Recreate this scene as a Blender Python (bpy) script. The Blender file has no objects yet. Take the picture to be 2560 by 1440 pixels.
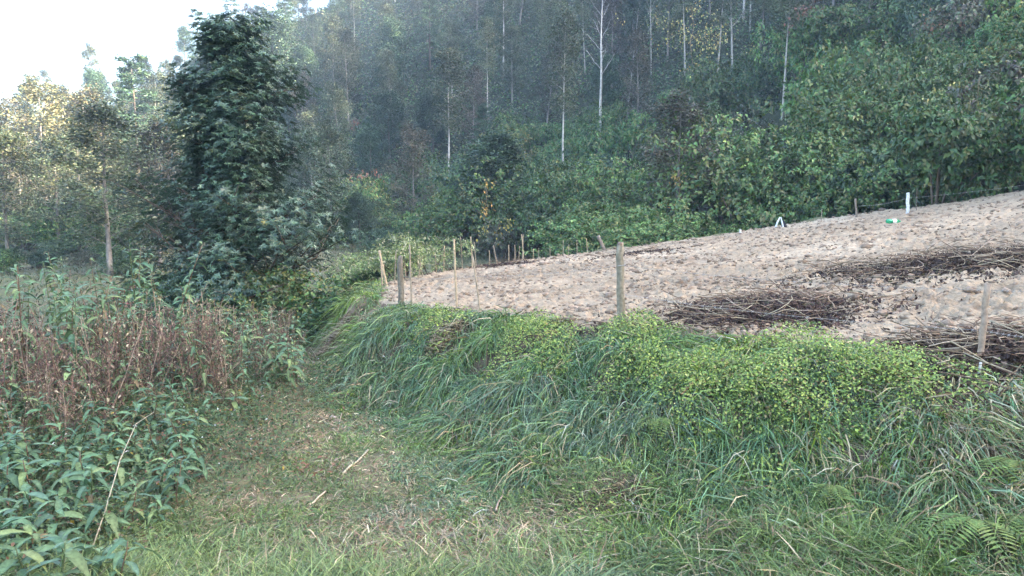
import bpy, math, time
import numpy as np
from math import radians, sin, cos, pi, tan

T0 = time.time()
# ---------------------------------------------------------------- camera, sky, sun, exposure
SC = bpy.context.scene
COL = SC.collection
CZ = 2.6
FPX = 1862.0                                   # focal length in pixels of the 2560 px wide photograph
PITCH = radians(6.1)
cam_d = bpy.data.cameras.new('camera'); cam = bpy.data.objects.new('camera', cam_d); COL.objects.link(cam)
cam_d.sensor_width = 36.0; cam_d.lens = 36.0 * FPX / 2560.0
cam_d.clip_start = 0.1; cam_d.clip_end = 2000
cam.location = (0, 0, CZ); cam.rotation_euler = (pi / 2 - PITCH, 0, 0)
SC.camera = cam

SUN_AZ = radians(104)      # clockwise from +Y (the view direction): low sun behind the ridge on the right
SUN_EL = radians(21.8)
world = bpy.data.worlds.new('World'); SC.world = world; world.use_nodes = True
wn = world.node_tree; wn.nodes.clear()
sky = wn.nodes.new('ShaderNodeTexSky'); sky.sky_type = 'NISHITA'; sky.sun_disc = False
sky.sun_elevation = SUN_EL; sky.sun_rotation = SUN_AZ
sky.air_density = 1.0; sky.dust_density = 6.0; sky.ozone_density = 0.3; sky.altitude = 900
bg = wn.nodes.new('ShaderNodeBackground'); bg.inputs[1].default_value = 0.15
wo = wn.nodes.new('ShaderNodeOutputWorld')
wn.links.new(sky.outputs[0], bg.inputs[0]); wn.links.new(bg.outputs[0], wo.inputs[0])
sun_d = bpy.data.lights.new('sun', 'SUN'); sun_d.energy = 5.0; sun_d.angle = radians(0.5); sun_d.color = (1.0, 0.86, 0.68)
sun = bpy.data.objects.new('sun', sun_d); COL.objects.link(sun)
sun.rotation_euler = (pi / 2 - SUN_EL, 0, pi - SUN_AZ)      # local -Z points away from the sun
SC.view_settings.view_transform = 'Standard'; SC.view_settings.look = 'None'
SC.view_settings.gamma = 1.0; SC.view_settings.use_curve_mapping = False
SC.view_settings.exposure = 3.2
SC.render.engine = 'CYCLES'
SC.cycles.use_denoising = True
SC.cycles.max_bounces = 6; SC.cycles.diffuse_bounces = 3; SC.cycles.glossy_bounces = 2
SC.cycles.transmission_bounces = 4; SC.cycles.transparent_max_bounces = 6; SC.cycles.volume_bounces = 1
SC.cycles.use_adaptive_sampling = True; SC.cycles.adaptive_threshold = 0.02

# ---------------------------------------------------------------- numpy helpers
def R(seed): return np.random.default_rng(seed)

def _h(ix, iy, s):
    n = (ix.astype(np.int64) * 374761393 + iy.astype(np.int64) * 668265263 + s * 974634777) & 0xFFFFFFFF
    n = ((n ^ (n >> 13)) * 1274126177) & 0xFFFFFFFF
    return ((n ^ (n >> 16)) & 0xFFFF) / 65535.0
def vnoise(x, y, s=0):
    ix = np.floor(x); iy = np.floor(y); fx = x - ix; fy = y - iy
    fx = fx * fx * (3 - 2 * fx); fy = fy * fy * (3 - 2 * fy)
    a = _h(ix, iy, s); b = _h(ix + 1, iy, s); c = _h(ix, iy + 1, s); d = _h(ix + 1, iy + 1, s)
    return (a + (b - a) * fx) * (1 - fy) + (c + (d - c) * fx) * fy
def fbm(x, y, s=0, o=4, g=0.5):
    t = 0; a = 1.0; n = 0
    for k in range(o):
        t = t + a * (vnoise(x * 2**k + 17.3 * k, y * 2**k - 9.1 * k, s + k) - 0.5); n += a; a *= g
    return t / n * 2
def sstep(a, b, x):
    t = np.clip((x - a) / (b - a), 0, 1); return t * t * (3 - 2 * t)
def norm(v):
    return v / np.maximum(np.linalg.norm(v, axis=-1, keepdims=True), 1e-9)

# ---------------------------------------------------------------- terrain (heights relative to the eye, plus CZ)
FIELD = np.array([(11, .8), (6.8, 4.3), (4.35, 6.35), (2.9, 7.6), (1.55, 8.9), (.1, 10.4), (-1.55, 12.0), (-2.55, 13.8), (-3.0, 16.2),
                  (-2.4, 18.2), (0, 20.2), (2.5, 21.5), (7.2, 22.3), (11.2, 21.6), (14.2, 20.4), (19, 18), (25, 12), (22, -2)], float)
def field_sd(x, y):
    """signed distance to the outline of the field, positive inside"""
    x = np.asarray(x, float); y = np.asarray(y, float)
    d = np.full(x.shape, 1e9); inside = np.zeros(x.shape, bool)
    n = len(FIELD)
    for i in range(n):
        ax, ay = FIELD[i]; bx, by = FIELD[(i + 1) % n]
        ex, ey = bx - ax, by - ay
        t = np.clip(((x - ax) * ex + (y - ay) * ey) / (ex * ex + ey * ey), 0, 1)
        d = np.minimum(d, np.hypot(x - ax - t * ex, y - ay - t * ey))
        c = ((ay > y) != (by > y))
        with np.errstate(divide='ignore', invalid='ignore'):
            xi = (bx - ax) * (y - ay) / (by - ay + 1e-12) + ax
        inside ^= c & (x < xi)
    return np.where(inside, d, -d)
_fp = np.array([(4.1, 6.5, -1.42), (4.8, 7, -1.36), (1.55, 9, -1.5), (2.9, 7.5, -1.46), (-1.55, 12, -1.74), (-2.8, 16, -1.62), (-2.4, 18, -1.62), (.1, 10.5, -1.62),
                (2.5, 21, -1.33), (7.2, 21.8, -.67), (11.2, 21, .0), (13.8, 20, .44), (8.7, 17, -.28), (3.5, 11, -1.44), (6.6, 11.5, -.86), (0, 19, -1.5),
                (9, 6, -.9), (16, 12, .6), (10, 12, -.35)])
def _fb(x, y): return np.stack([np.ones_like(x), x, y, x * x, x * y, y * y], -1)
_fc = np.linalg.lstsq(_fb(_fp[:, 0], _fp[:, 1]), _fp[:, 2], rcond=None)[0]
def field_z(x, y): return np.clip(_fb(np.clip(x, -6, 22), np.clip(y, 2, 24)) @ _fc, -2.0, 1.6)

_pk = np.degrees(np.arctan([-0.69, -0.53, -0.31, -0.15, 0, .12, .31, .53, .69]))
PHI = np.array([-180, -120, -60, *_pk, 50, 80, 110, 140, 165, 180.])
DF = np.array([60, 70, 80, 77, 70, 62, 56, 50, 45, 37, 27.5, 25.5, 27, 32, 38, 48, 60, 60.])
ZF = np.array([-1, -2, -2.5, -2.5, -2.5, -2.6, -2.6, -2.4, -2.1, -1.5, -.4, .4, 1, 1, 0, 0, -1, -1.])
DR = np.array([150, 150, 140, 140, 135, 130, 130, 130, 130, 125, 120, 120, 120, 125, 130, 140, 150, 150.])
ZR = np.array([8, 8, 10, 12, 17, 29, 40, 44, 47, 52, 58, 62, 64, 66, 66, 56, 20, 8.])  # ridge heights; unseen hill right and behind extended and raised to block the sun
def bank_w(y): return np.interp(y, [5, 7, 9.5, 11.5, 13.2, 17, 19.5], [3.5, 2.9, 2.1, 1.6, 1.15, 1.4, 3.2])
def H(x, y):
    x = np.asarray(x, float); y = np.asarray(y, float)
    low = np.interp(y, [-30, 0, 3, 5, 7, 9, 11.5, 14.5, 18, 35, 60], [-1.2, -1.65, -2.25, -2.57, -2.62, -2.66, -2.7, -2.83, -2.88, -2.6, -2.5])
    low = low + np.clip(-x - 2.2, 0, 4) * .13 * (1 - sstep(10, 16, y)) + .06 * fbm(x * .7, y * .7, 3)
    sd = field_sd(x, y)
    W = bank_w(y)
    q = np.clip(1 + sd / W, 0, 1)
    g = .80 * sstep(.0, .82, q) + .20 * (1 - (1 - q) ** 1.7)
    lump = .16 * fbm(x * 1.3, y * 1.3, 8, 3) * sstep(0, .25, q) * (1 - sstep(.85, 1, q))
    z = low + (field_z(x, y) - low) * g + lump
    r = np.hypot(x, y); ph = np.degrees(np.arctan2(x, y))
    df, zf, dr, zr = (np.interp(ph, PHI, k) for k in (DF, ZF, DR, ZR))
    t = np.clip((r - df) / (dr - df), 0, 1)
    S = .75 * t + .25 * (t * t * (3 - 2 * t)); S = np.where(t < .08, t * t / .16 * .75 + .25 * (t * t * (3 - 2 * t)), S - .03 * (t >= .08))
    zh = zf + (zr - zf) * S + 1.8 * fbm(x * .045, y * .045, 21, 3) * sstep(.05, .3, t)
    zh = zh - np.clip(r - dr, 0, 300) * .12
    k = sstep(-6, 4, r - df)
    z = z * (1 - k) + np.maximum(zh, z - 1) * k
    return z + CZ

def ray(px, py):
    u = (px - 1280) / FPX; v = (720 - py) / FPX
    return np.array([u, cos(PITCH) + v * sin(PITCH), -sin(PITCH) + v * cos(PITCH)])
def at(px, py, d):
    r_ = ray(px, py); return np.array([0, 0, CZ]) + r_ * (d / r_[1])
def hit(px, py):
    r_ = ray(px, py); s = np.geomspace(2, 250, 1500)
    P = r_[None] * (s / r_[1])[:, None] + np.array([0, 0, CZ])
    below = P[:, 2] < H(P[:, 0], P[:, 1])
    i = int(np.argmax(below)) if below.any() else len(s) - 1
    return P[i]
def gz(x, y): return float(H(np.array([x]), np.array([y]))[0])

# ---------------------------------------------------------------- mesh building
def make_mesh(name, V, quads=None, tris=None, mat=None, col=None, smooth=False):
    me = bpy.data.meshes.new(name)
    V = np.ascontiguousarray(V, np.float32)
    me.vertices.add(len(V)); me.vertices.foreach_set('co', V.ravel())
    fs = []; tot = []
    if quads is not None and len(quads): fs.append(np.asarray(quads, np.int32).ravel()); tot.append(np.full(len(quads), 4, np.int32))
    if tris is not None and len(tris): fs.append(np.asarray(tris, np.int32).ravel()); tot.append(np.full(len(tris), 3, np.int32))
    L = np.concatenate(fs); Tt = np.concatenate(tot)
    me.loops.add(len(L)); me.loops.foreach_set('vertex_index', L)
    me.polygons.add(len(Tt))
    st = np.concatenate([[0], np.cumsum(Tt)[:-1]]).astype(np.int32)
    me.polygons.foreach_set('loop_start', st)
    if smooth: me.polygons.foreach_set('use_smooth', np.ones(len(Tt), bool))
    me.update(calc_edges=True)
    if col is not None:
        a = me.color_attributes.new('tint', 'FLOAT_COLOR', 'POINT')
        c = np.ones((len(V), 4), np.float32); c[:, :3] = col
        a.data.foreach_set('color', c.ravel())
    if mat: me.materials.append(mat)
    return me
def obj(name, me, parent=None, loc=None, rot=None, scale=None):
    o = bpy.data.objects.new(name, me); COL.objects.link(o)
    if parent: o.parent = parent
    if loc is not None: o.location = [float(c) for c in loc]
    if rot is not None: o.rotation_euler = [float(c) for c in rot]
    if scale is not None: o.scale = (scale,) * 3 if np.isscalar(scale) else scale
    return o
def tag(o, label=None, cat=None, group=None, kind=None):
    if label: o['label'] = label
    if cat: o['category'] = cat
    if group: o['group'] = group
    if kind: o['kind'] = kind
    return o

class Geo:
    """collects vertices, faces and colours of many small pieces"""
    def __init__(s): s.V = []; s.Q = []; s.T = []; s.C = []; s.n = 0
    def add(s, V, Q=None, T=None, C=None):
        V = np.asarray(V, float).reshape(-1, 3)
        s.V.append(V)
        if Q is not None and len(Q): s.Q.append(np.asarray(Q) + s.n)
        if T is not None and len(T): s.T.append(np.asarray(T) + s.n)
        s.C.append(np.broadcast_to(np.asarray(C if C is not None else (1, 1, 1), float), V.shape) if np.ndim(C) < 2 else C)
        s.n += len(V)
    def mesh(s, name, mat, smooth=False):
        return make_mesh(name, np.concatenate(s.V), np.concatenate(s.Q) if s.Q else None, np.concatenate(s.T) if s.T else None, mat, np.concatenate(s.C), smooth)

def tube(P, rad, n=5, cap=True):
    P = np.asarray(P, float); m = len(P); rad = np.broadcast_to(rad, (m,))
    T = norm(np.gradient(P, axis=0))
    ref = np.array([0.31, .22, .92]) if abs(T[0, 2]) < .8 else np.array([.93, .2, .1])
    A = norm(np.cross(T, ref)); B = np.cross(T, A)
    a = np.arange(n) / n * 2 * pi
    V = P[:, None] + rad[:, None, None] * (np.cos(a)[None, :, None] * A[:, None] + np.sin(a)[None, :, None] * B[:, None])
    V = V.reshape(-1, 3)
    i = np.arange(m - 1)[:, None] * n; j = np.arange(n)[None]; k = (j + 1) % n
    Q = np.stack([i + j, i + k, i + n + k, i + n + j], -1).reshape(-1, 4)
    Tt = None
    if cap:
        V = np.vstack([V, P[-1], P[0]]); e = m * n; b = (m - 1) * n; jj = np.arange(n); kk = (jj + 1) % n
        Tt = np.vstack([np.stack([b + jj, b + kk, np.full(n, e)], -1), np.stack([kk, jj, np.full(n, e + 1)], -1)])
    return V, Q, Tt

def leaves(g, P, D, N, L, W, C, fold=.25, droop=.0):
    """small folded leaf: four vertices, two triangles sharing the midrib"""
    n = len(P); D = norm(D); S = norm(np.cross(D, N)); N = np.cross(S, D)
    L = np.broadcast_to(L, (n,))[:, None]; W = np.broadcast_to(W, (n,))[:, None]
    tip = P + D * L - np.array([0, 0, 1]) * L * droop
    mid = P + D * L * .45
    V = np.stack([P, mid + S * W * .5 + N * W * fold, tip, mid - S * W * .5 + N * W * fold], 1).reshape(-1, 3)
    b = np.arange(n)[:, None] * 4
    T = np.concatenate([b + np.array([[0, 1, 2]]), b + np.array([[0, 2, 3]])])
    g.add(V, None, T, np.repeat(C, 4, 0))
def blades(g, P, D0, bend, L, W, C, side=None, ts=(0, .3, .65, 1)):
    """grass blade: bent ribbon, five triangles; bend = displacement at the tip per length"""
    n = len(P); L = L[:, None]; rows = []
    if side is None: side = norm(np.cross(D0 + bend, np.array([0, 0, 1.0])) + 1e-3)
    wt = [.8, 1, .75, 0]
    for t, w in zip(ts, wt):
        c = P + L * (t * D0 + t * t * bend)
        if w > 0: rows += [c - side * W[:, None] * w * .5, c + side * W[:, None] * w * .5]
        else: rows.append(c)
    V = np.stack(rows, 1).reshape(-1, 3); b = np.arange(n)[:, None] * 7
    Q = np.concatenate([b + np.array([[0, 1, 3, 2]]), b + np.array([[2, 3, 5, 4]])]); T = b + np.array([[4, 5, 6]])
    g.add(V, Q, T, np.repeat(C, 7, 0))

# ---------------------------------------------------------------- materials
def nodes(name):
    m = bpy.data.materials.new(name); m.use_nodes = True; nt = m.node_tree; nt.nodes.clear(); return m, nt
def N_(nt, t, **k):
    n = nt.nodes.new(t)
    for a, b in k.items(): setattr(n, a, b)
    return n
def leaf_mat(name, rough=.5, trans=.25, spec=.35, objvar=.0, grain=0, bump=0):
    m, nt = nodes(name); L = nt.links.new
    a = N_(nt, 'ShaderNodeAttribute', attribute_name='tint')
    c = a.outputs['Color']
    if objvar:
        oi = N_(nt, 'ShaderNodeObjectInfo'); mr = N_(nt, 'ShaderNodeMapRange'); L(oi.outputs['Random'], mr.inputs[0])
        mr.inputs[3].default_value = 1 - objvar; mr.inputs[4].default_value = 1 + objvar
        hs = N_(nt, 'ShaderNodeHueSaturation'); L(c, hs.inputs['Color']); L(mr.outputs[0], hs.inputs['Value'])
        m2 = N_(nt, 'ShaderNodeMath', operation='MULTIPLY_ADD'); L(oi.outputs['Random'], m2.inputs[0]); m2.inputs[1].default_value = 13.7; m2.inputs[2].default_value = 0
        fr = N_(nt, 'ShaderNodeMath', operation='FRACT'); L(m2.outputs[0], fr.inputs[0])
        mh = N_(nt, 'ShaderNodeMapRange'); L(fr.outputs[0], mh.inputs[0]); mh.inputs[3].default_value = .48; mh.inputs[4].default_value = .515
        L(mh.outputs[0], hs.inputs['Hue']); c = hs.outputs[0]
    if grain:
        nz = N_(nt, 'ShaderNodeTexNoise'); nz.inputs['Scale'].default_value = grain; nz.inputs['Detail'].default_value = 3
        tc = N_(nt, 'ShaderNodeTexCoord'); L(tc.outputs['Object'], nz.inputs['Vector'])
        mr2 = N_(nt, 'ShaderNodeMapRange'); L(nz.outputs[0], mr2.inputs[0]); mr2.inputs[1].default_value = .3; mr2.inputs[2].default_value = .7
        mr2.inputs[3].default_value = .72; mr2.inputs[4].default_value = 1.25
        mu = N_(nt, 'ShaderNodeVectorMath', operation='SCALE'); L(c, mu.inputs[0]); L(mr2.outputs[0], mu.inputs['Scale']); c = mu.outputs[0]
    p = N_(nt, 'ShaderNodeBsdfPrincipled'); L(c, p.inputs['Base Color']); p.inputs['Roughness'].default_value = rough
    p.inputs['Specular IOR Level'].default_value = spec
    if grain and bump:
        bp = N_(nt, 'ShaderNodeBump'); bp.inputs['Strength'].default_value = bump; bp.inputs['Distance'].default_value = .01
        L(nz.outputs[0], bp.inputs['Height']); L(bp.outputs[0], p.inputs['Normal'])
    o = N_(nt, 'ShaderNodeOutputMaterial')
    if trans:
        t = N_(nt, 'ShaderNodeBsdfTranslucent'); L(c, t.inputs[0]); mx = N_(nt, 'ShaderNodeMixShader'); mx.inputs[0].default_value = trans
        L(p.outputs[0], mx.inputs[1]); L(t.outputs[0], mx.inputs[2]); L(mx.outputs[0], o.inputs[0])
    else: L(p.outputs[0], o.inputs[0])
    return m
M_LEAF = leaf_mat('forest_leaf', .5, .16, .4, .34)
M_HERO = leaf_mat('glossy_leaf', .36, .1, .6, .0)
M_WEED = leaf_mat('weed_leaf', .55, .22, .3, .22, 45)
M_GRASS = leaf_mat('grass_blade', .42, .2, .45)
M_BARK = leaf_mat('bark', .9, 0, .2, .15, 9, .6)
M_STALK = leaf_mat('dry_stalk', .8, 0, .2, .18, 30, .3)
M_POST = leaf_mat('weathered_wood', .9, 0, .2, .0, 22, .8)

def ground_mat(name, sc, lo, hi, bump=.6, dist=.03, bsc=14):
    m, nt = nodes(name); L = nt.links.new
    tc = N_(nt, 'ShaderNodeTexCoord'); a = N_(nt, 'ShaderNodeAttribute', attribute_name='tint')
    nz = N_(nt, 'ShaderNodeTexNoise'); nz.inputs['Scale'].default_value = sc; nz.inputs['Detail'].default_value = 8; nz.inputs['Roughness'].default_value = .65
    L(tc.outputs['Object'], nz.inputs['Vector'])
    mr = N_(nt, 'ShaderNodeMapRange'); L(nz.outputs[0], mr.inputs[0]); mr.inputs[1].default_value = .35; mr.inputs[2].default_value = .65
    mr.inputs[3].default_value = lo; mr.inputs[4].default_value = hi
    mu = N_(nt, 'ShaderNodeVectorMath', operation='SCALE'); L(a.outputs['Color'], mu.inputs[0]); L(mr.outputs[0], mu.inputs['Scale'])
    n2 = N_(nt, 'ShaderNodeTexNoise'); n2.inputs['Scale'].default_value = bsc; n2.inputs['Detail'].default_value = 6
    L(tc.outputs['Object'], n2.inputs['Vector'])
    bp = N_(nt, 'ShaderNodeBump'); bp.inputs['Strength'].default_value = bump; bp.inputs['Distance'].default_value = dist; L(n2.outputs[0], bp.inputs['Height'])
    p = N_(nt, 'ShaderNodeBsdfPrincipled'); L(mu.outputs[0], p.inputs['Base Color']); p.inputs['Roughness'].default_value = .95; p.inputs['Specular IOR Level'].default_value = .15
    L(bp.outputs[0], p.inputs['Normal']); o = N_(nt, 'ShaderNodeOutputMaterial'); L(p.outputs[0], o.inputs[0])
    return m
M_GROUND = ground_mat('earth_and_turf', 6, .65, 1.35)
M_SOIL = ground_mat('tilled_soil', 9, .72, 1.15, .9, .03, 30)

# ---------------------------------------------------------------- ground sheet and tilled field
def polar_grid(phis, rs):
    p, r = np.meshgrid(np.radians(phis), rs, indexing='ij')
    return r * np.sin(p), r * np.cos(p)
def grid_quads(a, b, wrap=False):
    i, j = np.meshgrid(np.arange(a - (0 if wrap else 1)), np.arange(b - 1), indexing='ij'); k = (i + 1) % a
    return np.stack([i * b + j, i * b + j + 1, k * b + j + 1, k * b + j], -1).reshape(-1, 4)

ph = np.concatenate([np.arange(-48, 48, .35), np.arange(48, 312, 3.)])
rs = np.concatenate([np.geomspace(.4, 3, 12, endpoint=False), np.geomspace(3, 200, 330, endpoint=False), np.linspace(200, 240, 3)])
X, Y = polar_grid(ph, rs)
Z = H(X, Y)
sdg = field_sd(X, Y)
Z = Z - .22 * sstep(.0, .5, sdg)                          # the field's own sheet lies above
Z = Z + .03 * fbm(X * 4, Y * 4, 31, 3) * (np.hypot(X, Y) < 25)
rg = np.hypot(X, Y)
n1 = fbm(X * .6, Y * .6, 40)[..., None]; n2 = fbm(X * 2.3, Y * 2.3, 44)[..., None]
c_path = np.array([.10, .10, .05]); c_dry = np.array([.16, .125, .075]); c_earth = np.array([.075, .052, .036]); c_valley = np.array([.10, .105, .05]); c_wood = np.array([.035, .042, .022])
C = c_path + (c_dry - c_path) * np.clip(.45 + n1 * 1.2 + n2 * .5, 0, 1)
bk = (sstep(-2.6, -2.0, sdg * 2.3 / bank_w(Y)) * (sdg < .3) * (rg < 20))[..., None]
C = C * (1 - bk) + bk * (c_earth + .03 * (n1 + .2))
dc = hit(840, 832); dp = np.exp(-(((X - dc[0]) / .9)**2 + ((Y - dc[1]) / 2.2)**2) * 1.2)[..., None]; C = C * (1 - dp) + dp * np.array([.27, .19, .13])
fv = sstep(16, 24, rg)[..., None]
C = C * (1 - fv) + fv * (c_valley + (c_dry - c_valley) * np.clip(.35 + n1, 0, 1) * .7)
hw = sstep(-3, 3, rg - np.interp(np.degrees(np.arctan2(X, Y)), PHI, DF))[..., None]
C = C * (1 - hw) + hw * c_wood
V = np.stack([X, Y, Z], -1).reshape(-1, 3); Cc = C.reshape(-1, 3)
a_, b_ = X.shape
Q = grid_quads(a_, b_, True)
V = np.vstack([V, [0, 0, gz(0, .01)]]); Cc = np.vstack([Cc, c_path])
kk = np.arange(a_); T = np.stack([np.full(a_, a_ * b_), kk * b_, ((kk + 1) % a_) * b_], -1)
ground = obj('ground', make_mesh('ground', V, Q, T, M_GROUND, Cc, True)); tag(ground, 'grassy valley floor and wooded hillside ground', kind='structure')

phs = np.concatenate([np.arange(-14, 46, .085)])
rf = np.geomspace(4.2, 29, 520)
X, Y = polar_grid(phs, rf)
sd = field_sd(X, Y) + .12 * fbm(X * 2, Y * 2, 50)
def soil_relief(x, y):
    w = .25 * fbm(x * .5, y * .5, 60)
    a = 1 - np.abs(fbm(x * 1.7 + w, y * 2.9, 61, 3)) * 2.2
    b = 1 - np.abs(fbm(x * 4.5 + w * 3, y * 6.5, 62, 3)) * 2.0
    c = fbm(x * 11, y * 15, 63, 2)
    amp = .6 + .8 * vnoise(x * .8, y * .8, 66)
    d = 1 - np.abs(fbm(x * 9, y * 12, 64, 2)) * 2
    return (.034 * a + .04 * b * amp + .036 * c * amp + .02 * d * amp) - .02
Z = H(X, Y) + soil_relief(X, Y) * sstep(0, .4, sd) - .2 * (1 - sstep(-.25, .1, sd)) + .02
n1 = fbm(X * .35, Y * .35, 70); n2 = fbm(X * 5, Y * 7, 71, 3); n3 = fbm(X * 1.4, Y * 1.8, 73, 3)
base = np.array([.365, .282, .195]); brown = np.array([.17, .11, .072]); pale = np.array([.44, .355, .258])
w_b = np.clip(sstep(.05, .75, n2 + .6 * n3) * .55, 0, 1)[..., None]; w_p = (sstep(0, .5, n1 - n2 * .4) * .6)[..., None]
C = base * (1 - w_p) + pale * w_p; C = C * (1 - w_b) + brown * w_b; C = C * (1 + .3 * fbm(X * .22 + 5, Y * .5, 75, 3) + .12 * fbm(X * 1.1, Y * 2.4, 76, 2))[..., None]
V = np.stack([X, Y, Z], -1).reshape(-1, 3)
Q = grid_quads(*X.shape)
inside = (sd > -.25).ravel(); Q = Q[inside[Q].all(1)]
used = np.unique(Q); rm = np.full(len(V), -1); rm[used] = np.arange(len(used))
field = obj('tilled_field', make_mesh('tilled_field', V[used], rm[Q], None, M_SOIL, C.reshape(-1, 3)[used], True))
tag(field, 'freshly tilled pale brown field sloping up to the right', kind='structure')
def fz(x, y):
    x = np.atleast_1d(np.asarray(x, float)); y = np.atleast_1d(np.asarray(y, float)); return H(x, y) + soil_relief(x, y) + .02

# clods and chopped straw on the field
rng = R(5)
def polar_pts(n, rmin, rmax, a0, a1, rng, pw=1.0):
    r = np.exp(rng.uniform(math.log(rmin), math.log(rmax), n) * pw) if pw == 1 else (rng.uniform(rmin**pw, rmax**pw, n)) ** (1 / pw)
    p = np.radians(rng.uniform(a0, a1, n)); return r * np.sin(p), r * np.cos(p), r
_ico = None
def ico():
    global _ico
    if _ico is None:
        t = (1 + 5**.5) / 2
        v = norm(np.array([(-1, t, 0), (1, t, 0), (-1, -t, 0), (1, -t, 0), (0, -1, t), (0, 1, t), (0, -1, -t), (0, 1, -t), (t, 0, -1), (t, 0, 1), (-t, 0, -1), (-t, 0, 1)], float))
        f = np.array([(0, 11, 5), (0, 5, 1), (0, 1, 7), (0, 7, 10), (0, 10, 11), (1, 5, 9), (5, 11, 4), (11, 10, 2), (10, 7, 6), (7, 1, 8), (3, 9, 4), (3, 4, 2), (3, 2, 6), (3, 6, 8), (3, 8, 9), (4, 9, 5), (2, 4, 11), (6, 2, 10), (8, 6, 7), (9, 8, 1)])
        _ico = (v, f)
    return _ico
x, y, r = polar_pts(30000, 4.5, 26, -13, 44, rng, .7)
k = (field_sd(x, y) > .05) & (vnoise(x * 2.2, y * 3, 80) + rng.uniform(-.3, .3, len(x)) > .45); x, y = x[k], y[k]; n = len(x)
v, f = ico(); s = rng.gamma(2.0, .0075, n) + .007
Vv = v[None] * (s[:, None, None] * rng.uniform(.6, 1.5, (n, 12, 1))) * np.array([1.3, 1, .7]) + np.stack([x, y, fz(x, y)], -1)[:, None]
cc = np.array([.33, .245, .18])[None] * rng.uniform(.5, 1.15, (n, 1))
g = Geo(); g.add(Vv.reshape(-1, 3), None, (f[None] + np.arange(n)[:, None, None] * 12).reshape(-1, 3), np.repeat(cc, 12, 0))
tag(obj('soil_clods', g.mesh('soil_clods', M_SOIL)), 'crumbled clods of dry earth across the tilled field', 'soil', kind='stuff')
g = Geo(); x, y, r = polar_pts(22000, 4.5, 26, -13, 44, rng, .7); k = field_sd(x, y) > -.1; x, y = x[k], y[k]; n = len(x)
a = rng.uniform(0, 2 * pi, n); D = np.stack([np.cos(a), np.sin(a) * .7, rng.uniform(-.1, .3, n)], -1)
cc = np.array([.42, .34, .22])[None] * rng.uniform(.35, 1.25, (n, 1)); cc[rng.random(n) < .35] = (.14, .085, .055)
blades(g, np.stack([x, y, fz(x, y)], -1) + [0, 0, .006], norm(D), rng.normal(0, .15, (n, 3)), rng.uniform(.03, .15, n), rng.uniform(.005, .016, n), cc)
tag(obj('straw_litter', g.mesh('straw_litter', M_GRASS)), 'chopped straw and dead root bits scattered over the field', 'straw', kind='stuff')
print('field', time.time() - T0)

# ---------------------------------------------------------------- trees
def branchy(rng, Ht, r0, c0, prof, nbr, rise, Rad, lean=(0, 0), wob=.25, sides=6, sub=3, bark=(.2, .17, .14), curl=.1, trunks=1, lv=(.65, 1.15)):
    """tapered trunk with limbs; returns bark geometry and leaf anchor points with outward directions"""
    g = Geo(); A = []; O = []
    for tr in range(trunks):
        f = np.linspace(0, 1, 9)
        ln = np.array(lean) + (rng.normal(0, .14, 2) * Ht if trunks > 1 else 0)
        P = np.stack([ln[0] * f**1.3 + wob * np.cumsum(rng.normal(0, .12, 9)) * f, ln[1] * f**1.3 + wob * np.cumsum(rng.normal(0, .12, 9)) * f, Ht * f - .3 * (1 - f)], -1)
        rad = r0 * (1 - f * .88) * (1 + .35 * np.exp(-f * 14))
        cb = np.array(bark) * rng.uniform(.85, 1.15)
        V, Q, T = tube(P, rad, sides); g.add(V, Q, T, cb)
        for i in range(nbr):
            h = c0 + (1 - c0) * ((i + rng.uniform(.1, .9)) / nbr) ** .95
            az = i * 2.39996 + rng.uniform(-.5, .5)
            L = Rad * prof((h - c0) / (1 - c0)) * rng.uniform(*lv)
            b = np.array([np.interp(h, f, P[:, q]) for q in range(3)])
            up = rise * rng.uniform(.6, 1.3)
            t = np.linspace(0, 1, 5)[:, None]
            d = np.array([cos(az), sin(az), up]); d = d / np.linalg.norm(d)
            BP = b + d * L * t + np.array([0, 0, -curl * L]) * t**2 + rng.normal(0, .035 * L, (5, 3)) * t
            rb = max(.007, .32 * r0 * (1 - h * .8)) * np.linspace(1, .25, 5)
            V, Q, T = tube(BP, rb, 4, False); g.add(V, Q, T, cb)
            A.append(BP[2:]); O.append(np.repeat(norm(d[None]), 3, 0))
            for k in range(sub):
                tt = rng.uniform(.25, .9); sb = b + d * L * tt + np.array([0, 0, -curl * L]) * tt**2
                sa = az + rng.choice([-1, 1]) * rng.uniform(.5, 1.2); sd_ = norm(np.array([cos(sa), sin(sa), up * .8 + rng.normal(0, .2)]))
                SL = L * rng.uniform(.25, .5); SP = sb + sd_ * SL * np.linspace(0, 1, 3)[:, None]
                V, Q, T = tube(SP, np.array([.5, .35, .15]) * rb[0], 3, False); g.add(V, Q, T, cb)
                A.append(SP[1:]); O.append(np.repeat(sd_[None], 2, 0))
    return g, np.concatenate(A), np.concatenate(O)

def palette(rng, n, cols, w=None, jit=.22):
    cols = np.array(cols, float); i = rng.choice(len(cols), n, p=None if w is None else np.array(w) / sum(w))
    return cols[i] * rng.uniform(1 - jit, 1 + jit, (n, 1)) * rng.uniform(.94, 1.06, (n, 3))

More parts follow.
